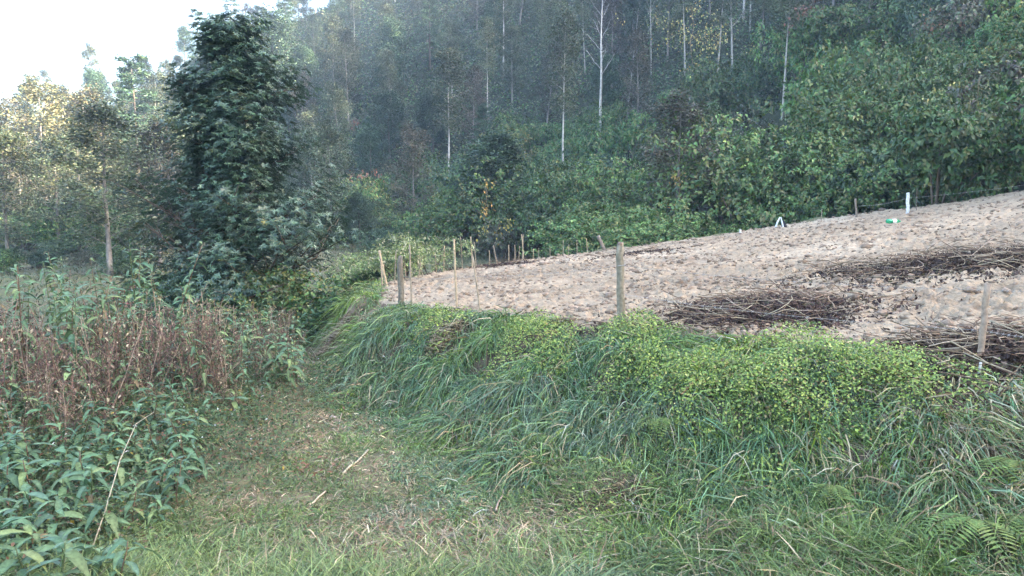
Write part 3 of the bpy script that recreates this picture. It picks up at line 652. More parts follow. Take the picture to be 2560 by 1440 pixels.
# ---------------------------------------------------------------- grasses
def patchw(x, y, spots):
    w = np.zeros_like(x)
    for (px, py, sx, sy, a) in spots:
        c = hit(px, py); w = np.maximum(w, a * np.exp(-(((x - c[0]) / sx)**2 + ((y - c[1]) / sy)**2)))
    return w
DOWN = np.array([0, 0, -1.0])
def tussocks(x, y, m, sig, rng):
    i = np.repeat(np.arange(len(x)), m); return i, x[i] + rng.normal(0, sig, len(i)), y[i] + rng.normal(0, sig, len(i))
def slope(x, y):
    e = .06; return (H(x + e, y) - H(x - e, y)) / (2 * e), (H(x, y + e) - H(x, y - e)) / (2 * e)
def clear_of(x, y, px, py, ra):
    c = hit(px, py); return np.hypot(x - c[0], (y - c[1]) * .6) > ra
def bank_grass():
    rng = R(400); g = Geo(); nt_ = 20000
    tx, ty, tr = polar_pts(nt_, 3.2, 17, -16, 44, rng, .6); sd = field_sd(tx, ty) * 2.3 / bank_w(ty); edge = .35 * fbm(tx * 1.2, ty * 1.2, 401); cre = patchw(tx, ty, CREEP)
    k = (sd < .10 + edge * .4) & (sd > -2.5 + edge) & (rng.random(nt_) < 1 - .72 * cre) & (vnoise(tx * 2.1, ty * 2.1, 402) > .24) & clear_of(tx, ty, 835, 866, .5) & clear_of(tx, ty, 1115, 838, .25) & ~((ty > 12.3) & (sd < -1.75 + .5 * edge)) & ~((tx > 3.4) & (sd > -.75) & (rng.random(nt_) < .8))
    tx, ty, sd = tx[k], ty[k], sd[k]; nt_ = len(tx)
    tl = rng.uniform(.55, 1.25, nt_) * (.65 + .7 * vnoise(tx * 1.1, ty * 1.1, 404)); ta = rng.normal(0, .45, (nt_, 2)); thue = fbm(tx * .9, ty * .9, 410) + .35 * rng.normal(0, 1, nt_)
    tb = sstep(.1, .6, fbm(tx * 1.1 + 9, ty * 1.1, 412) + .25 * rng.normal(0, 1, nt_)); tdry = .07 + .5 * (rng.random(nt_) < .12) + .38 * sstep(1.8, 4.0, tx) + .1 * (sd < -1.6); tv = rng.uniform(.7, 1.3, nt_)
    i, x, y = tussocks(tx, ty, 24, .06, rng); n = len(x); r = np.hypot(x, y); sd = field_sd(x, y) * 2.3 / bank_w(y)
    nx, ny = slope(tx, ty); nx, ny = nx[i], ny[i]
    dn = np.stack([-nx, -ny], -1); dn = dn / np.maximum(np.hypot(*dn.T), .05)[:, None]
    hd = (dn + [.8, -.35]) * np.clip(np.hypot(nx, ny) * 1.1, .1, .5)[:, None] + ta[i] * .55 + rng.normal(0, .26, (n, 2))
    L = rng.uniform(.2, .66, n) * (.4 + .6 * sstep(-2.4, -1.7, sd)) * tl[i]
    D0 = norm(np.concatenate([hd * .7, np.full((n, 1), 1.0)], 1)); bend = np.concatenate([hd * rng.uniform(.2, .9, (n, 1)), -rng.uniform(.7, 2.1, (n, 1))], 1)
    W = rng.uniform(.005, .0125, n) * (1 + (r - 5).clip(0, 10) * .06)
    c = np.array([.125, .20, .05])[None] + np.clip(thue[i] + .15 * rng.normal(0, 1, n), -.7, .7)[:, None] * np.array([.055, .04, -.045])[None]
    b_ = np.clip(tb[i] * .55 + .15 * (sd < -1.2), 0, .85)[:, None]; c = c * (1 - b_) + np.array([.16, .22, .155]) * b_
    dry = rng.random(n) < tdry[i]
    c[dry] = palette(rng, int(dry.sum()), [(.34, .28, .16), (.24, .18, .10), (.42, .38, .26), (.16, .11, .06)], [3, 2, 1, 1])
    c *= (rng.uniform(.45, 1.7, n) * tv[i])[:, None]
    blades(g, np.stack([x, y, H(x, y) - .01], -1), D0, bend, L, W, np.clip(c, .02, .6), norm(np.cross(D0, [0, 0, 1]) + rng.normal(0, .6, (n, 3))))
    tag(obj('long_bank_grass', g.mesh('long_bank_grass', M_GRASS)), 'long green grass drooping down the bank below the field', 'grass', kind='stuff'); print('bank blades', n)
CREEP = [(1100, 830, .5, .5, .9), (1330, 860, .55, .6, 1), (1370, 900, .4, .5, .9), (1590, 850, .42, .7, 1), (1600, 950, .35, .5, 1), (1800, 960, .9, .8, 1), (1780, 1030, .7, .5, .9), (2100, 960, .9, .55, 1), (2250, 980, .5, .5, .9),
         (1900, 1060, .5, .4, .8), (1900, 1220, .3, .25, .8), (1480, 1290, .3, .3, .5), (1300, 1180, .22, .3, .6), (1000, 720, .5, .8, .8), (1960, 900, .7, .4, .8)]
bank_grass()
def creeper():
    rng = R(420); lg = Geo(); n = 900000
    x, y, r = polar_pts(n, 3.2, 19, -16, 44, rng, .55); sd = field_sd(x, y) * 2.3 / bank_w(y)
    w = patchw(x, y, CREEP) + .06 * (vnoise(x * 5, y * 5, 421) > .6)
    w = w * (.25 + 1.25 * vnoise(x * 3.3, y * 3.3, 425)) * (.15 + .85 * sstep(-1.9, -.9, sd))
    k = (sd < .25) & (sd > -2.6) & (rng.random(n) < w * .85); x, y, r, w = x[k], y[k], r[k], w[k]; n = len(x)
    z = H(x, y) + rng.uniform(.02, .30, n) * np.clip(w + .2, 0, 1) * (.5 + .9 * vnoise(x * 2.6, y * 2.6, 422))
    c = palette(rng, n, [(.28, .32, .07), (.19, .25, .055), (.085, .135, .038), (.34, .33, .11), (.22, .15, .065)], [3, 4, 4, .9, .7])
    leaves(lg, np.stack([x, y, z], -1), rng.normal(0, 1, (n, 3)) * [1, 1, .5], norm(rng.normal(0, .45, (n, 3)) + [-.1, -.35, 1]), (.012 + rng.gamma(1.6, .007, n)) * (1 + r * .02), rng.uniform(.012, .026, n) * (1 + r * .02), c, .15, .1)
    tag(obj('bank_creeper', lg.mesh('bank_creeper', M_LEAF)), 'yellow green small leaved creeper in patches over the bank top', 'creeper', kind='stuff'); print('creeper', n)
creeper()

DRYP = [(880, 960, .9, 1.5, 1), (830, 890, .8, 2.0, 1), (860, 1020, .7, 1.2, 1), (850, 1060, .8, 1.0, .9), (950, 1180, .9, .6, .7), (1100, 1380, 1.0, .4, .9), (1350, 1400, .6, .3, .6), (760, 1120, .5, .5, .6), (950, 1010, .9, 1.2, 1), (1150, 1320, 1.2, .5, .9), (700, 1250, .6, .4, .4), (1250, 1340, .8, .4, .8), (860, 820, 1.5, 3, .8), (1100, 1260, .5, .4, .5), (800, 880, .8, 1.2, .6)]
def path_grass():
    rng = R(430); g = Geo(); n = 560000
    x, y, r = polar_pts(n, 3.0, 19, -46, 40, rng, .5); sd = field_sd(x, y) * 2.3 / bank_w(y)
    k = (sd < -1.7 + .4 * fbm(x, y, 431)) & ~((x < -2.2 - .12 * (y - 5)) & (y > 6.6) & (rng.random(n) < .6)); x, y, r = x[k], y[k], r[k]; n = len(x)
    dc = hit(840, 832); kk = rng.random(n) > 1.3 * np.exp(-((x - dc[0]) / .9)**2 - ((y - dc[1]) / 2.2)**2); x, y, r = x[kk], y[kk], r[kk]; n = len(x)
    dryw = np.clip(patchw(x, y, DRYP) + .5 * fbm(x * 2.2, y * 2.2, 432) + .2, 0, 1); tuft = sstep(.5, .75, vnoise(x * 1.8, y * 1.8, 433))
    near = 1 - sstep(4.8, 6.4, r)
    L = rng.uniform(.05, .15, n) * (1 - .35 * dryw) + tuft * (1 - dryw) * rng.uniform(0, .12, n) + near * rng.uniform(.0, .34, n) * (vnoise(x * 1.5, y * 1.5, 434) > .3) * (rng.random(n) < .6)
    a = rng.uniform(0, 2 * pi, n); hd = np.stack([np.cos(a), np.sin(a)], -1) * rng.uniform(.2, 1.1, (n, 1))
    D0 = norm(np.concatenate([hd, np.full((n, 1), .85)], 1)); bend = np.concatenate([hd * .5, -rng.uniform(.1, .7, (n, 1))], 1)
    W = rng.uniform(.0035, .0085, n) * (1 + .25 * near) * (1 + (r - 5).clip(0, 14) * .10)
    c = np.array([.135, .19, .065])[None] * (1 + .3 * fbm(x * 1.1, y * 1.1, 435))[:, None]; c = c + tuft[:, None] * np.array([.02, .035, .0])
    teal = sstep(.1, .5, fbm(x + 40, y, 436))[:, None] * .7; c = c * (1 - teal) + np.array([.12, .18, .105]) * teal; nb = (near * (rng.random(n) < .5) * (1 - sstep(-.6, .9, x)))[:, None]; c = c * (1 - nb) + np.array([.24, .29, .10]) * nb
    isdry = rng.random(n) < .10 + .68 * dryw
    c[isdry] = palette(rng, int(isdry.sum()), [(.38, .28, .17), (.27, .175, .105), (.50, .41, .27), (.16, .12, .07)], [3, 2.2, 1.6, 1.5])
    c *= rng.uniform(.5, 1.6, (n, 1)); W = W * np.where(isdry, 1.25, 1); D0[isdry] = norm(D0[isdry] * [1.6, 1.6, .6])
    blades(g, np.stack([x, y, H(x, y) - .005], -1), D0, bend, L, W, c, norm(np.cross(D0, [0, 0, 1]) + rng.normal(0, .4, (n, 3))))
    tag(obj('path_grass', g.mesh('path_grass', M_GRASS)), 'short trodden grass, part green part dried, on the path', 'grass', kind='stuff')
path_grass()
def far_grass():
    rng = R(440); g = Geo(); n = 42000
    x, y, r = polar_pts(n, 17, 66, -44, 10, rng, 1.4); sd = field_sd(x, y); k = (sd < -2.5); x, y, r = x[k], y[k], r[k]; n = len(x)
    dry = np.clip(.4 + fbm(x * .35, y * .35, 441) + .3 * rng.normal(0, 1, n), 0, 1)[:, None]
    c = np.array([.075, .11, .042]) * (1 - dry) + np.array([.17, .135, .08]) * dry; c = c * rng.uniform(.7, 1.3, (n, 1))
    a = rng.uniform(0, 2 * pi, n); hd = np.stack([np.cos(a), np.sin(a)], -1) * .5
    blades(g, np.stack([x, y, H(x, y) - .01], -1), norm(np.concatenate([hd, np.ones((n, 1))], 1)), np.concatenate([hd, -np.full((n, 1), .3)], 1), rng.uniform(.1, .28, n), rng.uniform(.02, .05, n), c)
    tag(obj('valley_grass', g.mesh('valley_grass', M_GRASS)), 'rough grass of the valley floor beyond the field corner', 'grass', kind='stuff')
far_grass()
print('grass', time.time() - T0)

# ground cover of small weeds between the thicket and the path
def weeds_cover():
    rng = R(450); lg = Geo(); n = 130000
    x, y, r = polar_pts(n, 4.4, 13, -44, -4, rng, .6)
    w = patchw(x, y, [(640, 960, 1.2, 1.6, 1), (500, 1120, .8, .8, .8), (680, 1010, .7, .9, .6), (260, 1150, 1.0, 1.0, .8), (120, 1050, 1.5, 1.5, .7), (560, 1040, .8, .9, .9), (60, 1350, .6, .6, .8)])
    k = rng.random(n) < w; x, y, r = x[k], y[k], r[k]; n = len(x)
    z = H(x, y) + rng.uniform(.01, .24, n) * (.4 + vnoise(x * 3, y * 3, 451))
    c = palette(rng, n, [(.07, .115, .05), (.10, .14, .06), (.05, .075, .035), (.16, .09, .055), (.34, .24, .05), (.5, .5, .48)], [5, 4, 3, 2, .12, .10])
    leaves(lg, np.stack([x, y, z], -1), rng.normal(0, 1, (n, 3)) * [1, 1, .5], norm(rng.normal(0, .5, (n, 3)) + [0, -.2, 1]), rng.uniform(.02, .055, n), rng.uniform(.014, .03, n), c, .2, .15)
    tag(obj('weed_carpet', lg.mesh('weed_carpet', M_WEED)), 'low mixed weeds with small leaves along the left side of the path', 'weeds', kind='stuff')
weeds_cover()

# ---------------------------------------------------------------- leafy weeds on the left (stem plus separate leaves)
def lance_leaf(L, W, arch, col, seed):
    """long pointed leaf with midrib fold, arched downward; grows along +X"""
    rng = R(seed); t = np.array([0, .12, .3, .5, .7, .87, 1]); w = np.array([.06, .55, .95, 1, .75, .38, .0]) * W / 2
    V = []; 
    for ti, wi in zip(t, w):
        z = L * (.22 * ti - arch * ti * ti); x = L * ti * (1 - .12 * ti)
        V += [[x, -wi, z + wi * .35 + rng.normal(0, .003)], [x, 0, z], [x, wi, z + wi * .35 + rng.normal(0, .003)]]
    Q = []
    for i in range(len(t) - 1):
        b = i * 3; Q += [[b, b + 3, b + 4, b + 1], [b + 1, b + 4, b + 5, b + 2]]
    V = np.array(V); C = np.repeat(np.array([col]), len(V), 0); C[1::3] *= 1.35
    return make_mesh('lance_leaf', V, Q, None, M_WEED, C, True)
LEAFS = [lance_leaf(.2 * (1 + .15 * (i % 3)), .055 + .008 * (i % 2), .35 + .2 * (i % 4), c, i) for i, c in enumerate(
    [(.09, .16, .078), (.105, .18, .09), (.07, .13, .068), (.14, .205, .09), (.10, .165, .10), (.17, .22, .085), (.17, .13, .06)])]
def leafy_weed(x, y, h, seed, label, group='leafy weeds beside the path', nl=None, s=1.0, spread=1.0):
    rng = R(seed); z = gz(x, y); root = obj('leafy_weed', None, None, (x, y, z), (0, 0, rng.uniform(0, 6.28)), 1.0)
    tag(root, label, 'weed', group)
    ln = rng.normal(0, .12, 2) * h; f = np.linspace(0, 1, 6)
    P = np.stack([ln[0] * f**1.5 + .02 * np.sin(f * 5), ln[1] * f**1.5, h * f - .03], -1)
    V, Q, T = tube(P, np.linspace(.008, .003, 6) * (1 + h * .3), 5); g = Geo(); g.add(V, Q, T, (.16, .11, .07) if rng.random() < .5 else (.11, .14, .06))
    obj('stem', g.mesh('weed_stem', M_STALK, True), root)
    nl = nl or int(9 + h * 13)
    for i in range(nl):
        fr = 1 - (i / nl) ** 1.1 * .8; p = [float(np.interp(fr, f, P[:, q])) for q in range(3)]
        az = i * 2.39996 + rng.uniform(-.4, .4); tilt = -(.65 * fr**3 * rng.uniform(.3, 1.4)) + .15
        me = LEAFS[int(rng.choice(7, p=[.2, .2, .18, .14, .18, .07, .03]))]
        k = s * rng.uniform(.75, 1.2) * (1.0 if fr < .93 else .62)
        obj('leaf', me, root, p, (rng.uniform(-.35, .35), tilt, az), (k, k * spread, k))
    return root
rng = R(500)
spots = []
def zone(n, x0, x1, y0, y1, h0, h1, s, lab, md=.0):
    for _ in range(n * 6):
        if n <= 0: break
        px, py = rng.uniform(x0, x1), rng.uniform(y0, y1); p = hit(px, py)
        if any((p[0] - q[0])**2 + (p[1] - q[1])**2 < md * md for q in spots): continue
        spots.append(p); n -= 1
        leafy_weed(p[0], p[1], rng.uniform(h0, h1), len(spots) + 900, lab, s=s * rng.uniform(.85, 1.15))
zone(13, -60, 330, 1330, 1520, .22, .42, 1.1, 'large blue green lance leaved weed in the bottom left corner', .17)
zone(15, -80, 260, 1180, 1330, .3, .5, .95, 'broad leaved weed above the corner clump at the left edge', .17)
zone(24, 200, 520, 1060, 1320, .2, .45, .8, 'leafy green weed beside the long dry stem', .15)
zone(24, -50, 480, 1000, 1180, .35, .65, .85, 'leafy weed in front of the dry thicket at left', .17)
zone(14, 380, 660, 940, 1080, .3, .6, .8, 'pale green weed at the right front of the dry thicket', .3)
zone(22, 20, 620, 880, 1010, .8, 1.3, .8, 'green weed growing through the brown thicket', .3)
zone(24, 520, 750, 880, 1000, .5, .95, 1.0, 'weed with drooping leaves right of the dry thicket', .3)
zone(6, 600, 760, 850, 900, .7, 1.0, .85, 'tall leafy weed against the trunk foot of the dark tree', .3)
zone(18, -40, 260, 930, 1040, 1.3, 1.7, 1.0, 'tall pale leaved weed standing at the left edge', .3)
zone(12, 130, 480, 860, 960, 1.3, 1.9, 1.0, 'tallest pale weed rising above the dry thicket', .3)
print('weeds', len(spots), time.time() - T0)

# dry thicket: brown stalks with shrivelled leaves
DRY = []
for i in range(6):
    r_ = R(600 + i); g = Geo(); lg = Geo(); hgt = 1.15
    for s_ in range(5):
        a = r_.uniform(0, 6.28); ln = r_.uniform(.05, .5); b0 = r_.normal(0, .07, 2)
        f = np.linspace(0, 1, 7); h = hgt * r_.uniform(.4, 1.1)
        P = np.stack([b0[0] + cos(a) * ln * f**1.4 + np.cumsum(r_.normal(0, .012, 7)), b0[1] + sin(a) * ln * f**1.4 + np.cumsum(r_.normal(0, .012, 7)), h * f - .03], -1)
        cb = np.array([(.22, .135, .10), (.28, .185, .135), (.15, .09, .07), (.36, .28, .20)][r_.integers(0, 4)])
        V, Q, T = tube(P, np.linspace(.007, .003, 7), 4); g.add(V, Q, T, cb)
        for k in range(7):
            t = r_.uniform(.2, .98); b = np.array([np.interp(t, f, P[:, q]) for q in range(3)]); aa = r_.uniform(0, 6.28)
            d = np.array([cos(aa), sin(aa), r_.uniform(.2, 1.2)]); L = r_.uniform(.06, .24)
            V, Q, T = tube(b + norm(d) * L * np.linspace(0, 1, 3)[:, None], [.003, .0025, .0015], 3, False); g.add(V, Q, T, cb)
        n = 34; t = r_.uniform(.15, 1, n); Pp = np.stack([np.interp(t, f, P[:, q]) for q in range(3)], -1) + r_.normal(0, .05, (n, 3))
        leaves(lg, Pp, r_.normal(0, 1, (n, 3)) * [1, 1, .6] + [0, 0, -.5], norm(r_.normal(0, 1, (n, 3))), r_.uniform(.02, .065, n), r_.uniform(.012, .03, n),
               palette(r_, n, [(.22, .155, .115), (.15, .10, .08), (.44, .37, .25), (.12, .17, .08), (.11, .075, .06)], [3, 3, 1.6, 3, 2]), .4, .3)
    DRY.append((g.mesh('dry_stalks', M_STALK, True), lg.mesh('dry_leaves', M_WEED)))
rng = R(610); dsp = []
def dry(n, x0, x1, y0, y1, s0, s1, lab, md=.22):
    for _ in range(n * 8):
        if n <= 0: break
        p = hit(rng.uniform(x0, x1), rng.uniform(y0, y1))
        if any((p[0] - q[0])**2 + (p[1] - q[1])**2 < md * md for q in dsp): continue
        dsp.append(p); n -= 1; s = rng.uniform(s0, s1); i = rng.integers(0, 6)
        r_ = obj('dried_weed', None, None, p - [0, 0, .02], (rng.normal(0, .08), rng.normal(0, .08), rng.uniform(0, 6.28)), s)
        tag(r_, lab, 'dried weed', 'dried weeds of the brown thicket'); obj('stalks', DRY[i][0], r_); obj('dry_leaves', DRY[i][1], r_)
dry(40, -80, 330, 940, 1060, .8, 1.15, 'brown dried weed in the left part of the thicket')
dry(34, 280, 560, 900, 1010, .75, 1.1, 'brown dried weed with pale seed heads in the middle of the thicket')
dry(20, 480, 740, 870, 960, .6, .95, 'dark brown dried weed in the right part of the thicket')
dry(14, -80, 250, 1040, 1150, .45, .7, 'short broken dried weed in front of the thicket')
dry(8, 480, 760, 960, 1040, .3, .5, 'small dried weed between green weeds beside the path')
for q in range(3): pass

# ---------------------------------------------------------------- fence posts, stakes, wire
def post(px, ytop, ybase, d, rad, name, label, cat, col=(.21, .18, .14), lean=0, sides=10, jag=True, taper=.93, group=None, seed=0, fwd=0):
    rng = R(700 + seed); b = at(px, ybase, d); top = at(px + lean, ytop, d); b[2] = min(b[2], gz(b[0], b[1]) + .05) - .15
    P = b + (top - b) * np.linspace(0, 1, 9)[:, None] + rng.normal(0, rad * .12, (9, 3)) * [1, 1, 0]
    P[:, 1] += fwd * np.linspace(0, 1, 9)
    V, Q, T = tube(P, rad * np.linspace(1.04, taper, 9) * rng.uniform(.94, 1.06, 9), sides)
    V = V - b
    if jag: V[8 * sides:9 * sides, 2] += rng.normal(0, rad * .5, sides)
    V[:9 * sides] += rng.normal(0, rad * .05, (9 * sides, 3))
    c = np.array(col) * rng.uniform(.85, 1.15, (len(V), 1))
    me = make_mesh(name, V, Q, T, M_POST, c, sides > 6)
    o = obj(name, me, None, b); tag(o, label, cat, group); return o, b, top
p1, b1, t1 = post(1553, 612, 815, 9.2, .049, 'fence_post', 'thick round weathered wooden post in the middle of the bank edge', 'fence post', (.23, .20, .145), -3, 12, seed=1)
# knobby head and wire ring of the thick post
rng = R(710); v, f = ico(); V = v * .05 * rng.uniform(.6, 1.1, (12, 1)) * [1, 1, .8] + (t1 - b1) + [0, 0, .005]
obj('split_top', make_mesh('split_top', V, None, f, M_POST, np.tile((.2, .15, .12), (12, 1))), p1)
a = np.linspace(0, 2 * pi, 17); zc = (at(1553, 663, 9.2) - b1)
V, Q, T = tube(np.stack([np.cos(a) * .053 + zc[0] - .002, np.sin(a) * .053, zc[2] + .006 * np.cos(a)], -1), .003, 4, False)
obj('wire_ring', make_mesh('wire_ring', V, Q, T, M_STALK, np.tile((.42, .42, .42), (len(V), 1))), p1)
post(2446, 710, 905, 6.6, .028, 'fence_post', 'thin pale wooden post at the right, beside the lower brush pile', 'fence post', (.33, .25, .185), 24, 6, seed=2)
post(1004, 640, 800, 12.6, .05, 'fence_post', 'knobbly grey brown post overgrown at the field corner', 'fence post', (.17, .145, .11), -3, 10, seed=3)
post(2270, 482, 530, 19.0, .05, 'concrete_post', 'short square white post on the upper edge of the field', 'post', (.62, .62, .6), 0, 4, False, 1, seed=4)
post(1851, 573, 588, 20.5, .035, 'concrete_post', 'small white stub of a post on the field crest', 'post', (.55, .53, .48), 0, 4, False, 1, seed=5)
post(2145, 498, 545, 20.5, .03, 'fence_post', 'grey wooden post leaning left on the crest left of the white post', 'fence post', (.2, .165, .13), -7, 7, seed=6)
post(2052, 523, 560, 21, .012, 'wooden_stake', 'thin stake between the white frame and the leaning grey post', 'stake', (.28, .24, .17), 3, 5, seed=7)
post(2292, 470, 520, 19.8, .012, 'wooden_stake', 'thin dark stake just right of the white post', 'stake', (.12, .1, .08), 0, 5, seed=8)
post(1525, 590, 640, 21, .05, 'tree_stump', 'leaning grey split stump behind the crest left of the thick post', 'stump', (.2, .165, .14), -30, 7, seed=9)
ST = [(1143, 598, 790, 11.8, .018, -8, 'tall bamboo stake in front of the field, third from the corner post'), (1208, 640, 810, 11.2, .014, -26, 'thin leaning stake right of the tall bamboo stake'),
      (1030, 612, 790, 12.4, .016, -6, 'pale stake just right of the knobbly corner post'), (970, 628, 705, 15.5, .03, -22, 'thick pale leaning stake left of the corner post'),
      (957, 640, 700, 15.2, .016, -6, 'short split stake left of the corner post'), (1157, 592, 662, 19, .012, -6, 'thin upright stake behind the tall bamboo one'),
      (1182, 592, 665, 18.8, .02, -5, 'stake with side splinter behind the field corner'), (1192, 605, 650, 19.5, .012, -7, 'short thin stake right of the splintered one'),
      (1246, 614, 662, 19.5, .018, -13, 'stake leaning left at the field edge'), (1272, 612, 658, 20, .012, 0, 'thin upright stake left of the close pair'),
      (1288, 612, 656, 20, .012, -1, 'left stake of the short close pair'), (1296, 615, 652, 20.2, .01, 3, 'right stake of the short close pair'), (1311, 586, 652, 20.2, .014, -7, 'left stake of the tall close pair on the crest'),
      (1306, 586, 640, 20.4, .012, 2, 'right stake of the tall close pair on the crest'), (1346, 620, 648, 21, .009, 0, 'tiny stake right of the tall pair'), (1375, 615, 646, 21, .01, 0, 'small grey stake in front of the low green bush'),
      (1408, 600, 642, 21.3, .01, 0, 'thin stake in the middle of the low green bush'), (1443, 600, 640, 21.4, .012, -1, 'stake at the right side of the low green bush'), (1470, 596, 636, 21.5, .012, -4, 'stake left of the leaning stump'),
      (1016, 615, 700, 17, .014, -8, 'thin pale stake behind the corner post'), (1050, 628, 700, 17.5, .016, -8, 'short stake in the tangle of sticks by the corner'), (1108, 615, 680, 18.2, .014, 3, 'stake with whitish plant tip'),
      (990, 640, 700, 17, .012, 14, 'slanting stick crossing the corner stakes'), (1040, 640, 700, 16.8, .01, 16, 'slanting stick right of the corner post'), (1225, 625, 660, 19.8, .009, -2, 'very thin stake left of the left leaning one'),
      (1420, 612, 642, 21.3, .009, 2, 'very thin stake at the crest beside the low green bush'), (985, 628, 700, 16, .012, 5, 'thin crooked stick just left of the corner post'), (1012, 650, 705, 15.5, .014, -10, 'short crooked stick against the corner post'), (1044, 652, 705, 16.5, .012, 8, 'short stick tilting right near the corner'),
      (1060, 640, 698, 17.2, .012, -12, 'stick tilting left of the tall bamboo stake'), (1092, 632, 690, 18, .01, -4, 'thin grey stake before the pale bush'), (948, 660, 702, 15.6, .011, 12, 'leaning stick at the far left of the stakes'), (1026, 600, 690, 17.6, .012, -2, 'tall thin stake rising before the pale bush'),
      (1333, 622, 650, 20.8, .009, 1, 'very thin stake near the tall pair')]
for i, (px, yt, yb, d, rad, ln, lab) in enumerate(ST):
    post(px, yt, yb, d, rad, 'wooden_stake', lab, 'stake', [(.40, .31, .2), (.34, .27, .19), (.3, .24, .17)][i % 3], ln, 6, group='stakes along the field edge', seed=20 + i)
post(1862, 985, 1035, 6.9, .013, 'wooden_stake', 'short pinkish peg sticking out of the bank grass', 'stake', (.30, .2, .16), 13, 6, seed=60)
post(2440, 905, 950, 6.3, .012, 'forked_stick', 'white forked dry stick below the thin pale post', 'stick', (.5, .48, .44), 12, 5, seed=61)

def wire(pts, label, rad=.0014):
    g = Geo(); P = []
    for a_, b_ in zip(pts[:-1], pts[1:]):
        t = np.linspace(0, 1, 14)[:-1, None]; P.append(a_ + (b_ - a_) * t - np.array([0, 0, .05]) * (4 * t * (1 - t)))
    P = np.vstack(P + [pts[-1][None]]); V, Q, T = tube(P, rad, 4, False); g.add(V, Q, T, (.3, .29, .28))
    for p, q in zip(P[:-1], P[1:]):
        for s in (.25, .75):
            c = p + (q - p) * s
            for k in (-1, 1):
                V, Q, T = tube(np.array([c + [-.012, 0, -.012 * k], c + [.012, 0, .012 * k]]), .0016, 3, False); g.add(V, Q, T, (.42, .4, .38))
    tag(obj('barbed_wire', g.mesh('barbed_wire', M_STALK)), label, 'wire')
wire([at(1004, 690, 12.6), at(1143, 690, 11.8), at(1551, 663, 9.2), at(2470, 745 - 20, 6.6), at(2900, 690, 5.6)], 'upper barbed wire strung from the thick post to the thin pale post')
wire([at(1553, 735, 9.2), at(2456, 826, 6.6), at(2900, 850, 5.6)], 'lower barbed wire running right from the thick post')
wire([at(2145, 515, 20.5), at(2270, 495, 19), at(2700, 440, 17)], 'wire along the upper edge of the field by the white post', .0018)

# white and black A shaped frame behind the crest
c = at(1949, 572, 20.8); c[2] = gz(c[0], c[1]); root = obj('trestle_frame', None, None, c); tag(root, 'white A shaped frame with black cloth standing on the crest', 'frame')
top = at(1951, 543, 20.8) - c; s = 20.8 / FPX
for k, (dx, rr, cl) in enumerate([(-14, .03, (.62, .66, .7)), (9, .03, (.62, .66, .7))]):
    V, Q, T = tube(np.array([[top[0] + dx * s * .1, 0, top[2]], [dx * s * .6, -.03, top[2] * .5], [dx * s, -.05, -.05]]), [.015, .022, .03], 6)
    obj('leg', make_mesh('frame_leg', V, Q, T, M_STALK, np.tile(cl, (len(V), 1)), True), root)
V, Q, T = tube(np.array([[top[0] + .10, .06, top[2] * .75], [.13, .05, top[2] * .4], [.16, .03, 0]]), [.03, .07, .08], 7)
obj('black_cloth', make_mesh('black_cloth', V, Q, T, M_STALK, np.tile((.02, .022, .03), (len(V), 1)), True), root)

# green plastic bottle lying on the field
def glassy(name, col, rough=.12, trans=.6):
    m, nt = nodes(name); p = N_(nt, 'ShaderNodeBsdfPrincipled'); p.inputs['Base Color'].default_value = (*col, 1); p.inputs['Roughness'].default_value = rough
    p.inputs['Transmission Weight'].default_value = trans; o = N_(nt, 'ShaderNodeOutputMaterial'); nt.links.new(p.outputs[0], o.inputs[0]); return m
c = at(2234, 552, 17.3); c[2] = fz(c[0], c[1])[0] + .07
root = obj('plastic_bottle', None, None, c, (0, 0, .12)); tag(root, 'green plastic bottle lying on the upper field below the white post', 'bottle')
def lathe_x(prof, n=14):
    P = np.array([[x_, 0, 0] for x_, _ in prof]); a = np.arange(n) / n * 2 * pi
    V = np.concatenate([np.stack([np.full(n, x_), r_ * np.cos(a), r_ * np.sin(a)], -1) for x_, r_ in prof]); m = len(prof)
    i = np.arange(m - 1)[:, None] * n; j = np.arange(n)[None]; k = (j + 1) % n
    return V, np.stack([i + j, i + k, i + n + k, i + n + j], -1).reshape(-1, 4)
V, Q = lathe_x([(-.17, .002), (-.17, .045), (-.16, .055), (-.06, .055), (-.05, .05), (-.03, .055), (.05, .056), (.09, .05), (.13, .028), (.15, .014)])
obj('body', make_mesh('bottle_body', V, Q, None, glassy('green_plastic', (.05, .6, .3)), None, True), root)
V, Q = lathe_x([(-.045, .0565), (.045, .0575)]); obj('paper_label', make_mesh('bottle_label', V, Q, None, glassy('pale_label', (.72, .8, .76), .4, 0), None, True), root)
V, Q = lathe_x([(.148, .002), (.148, .016), (.172, .016), (.172, .002)]); obj('cap', make_mesh('bottle_cap', V, Q, None, glassy('cap_green', (.02, .25, .12), .4, 0), None, True), root)

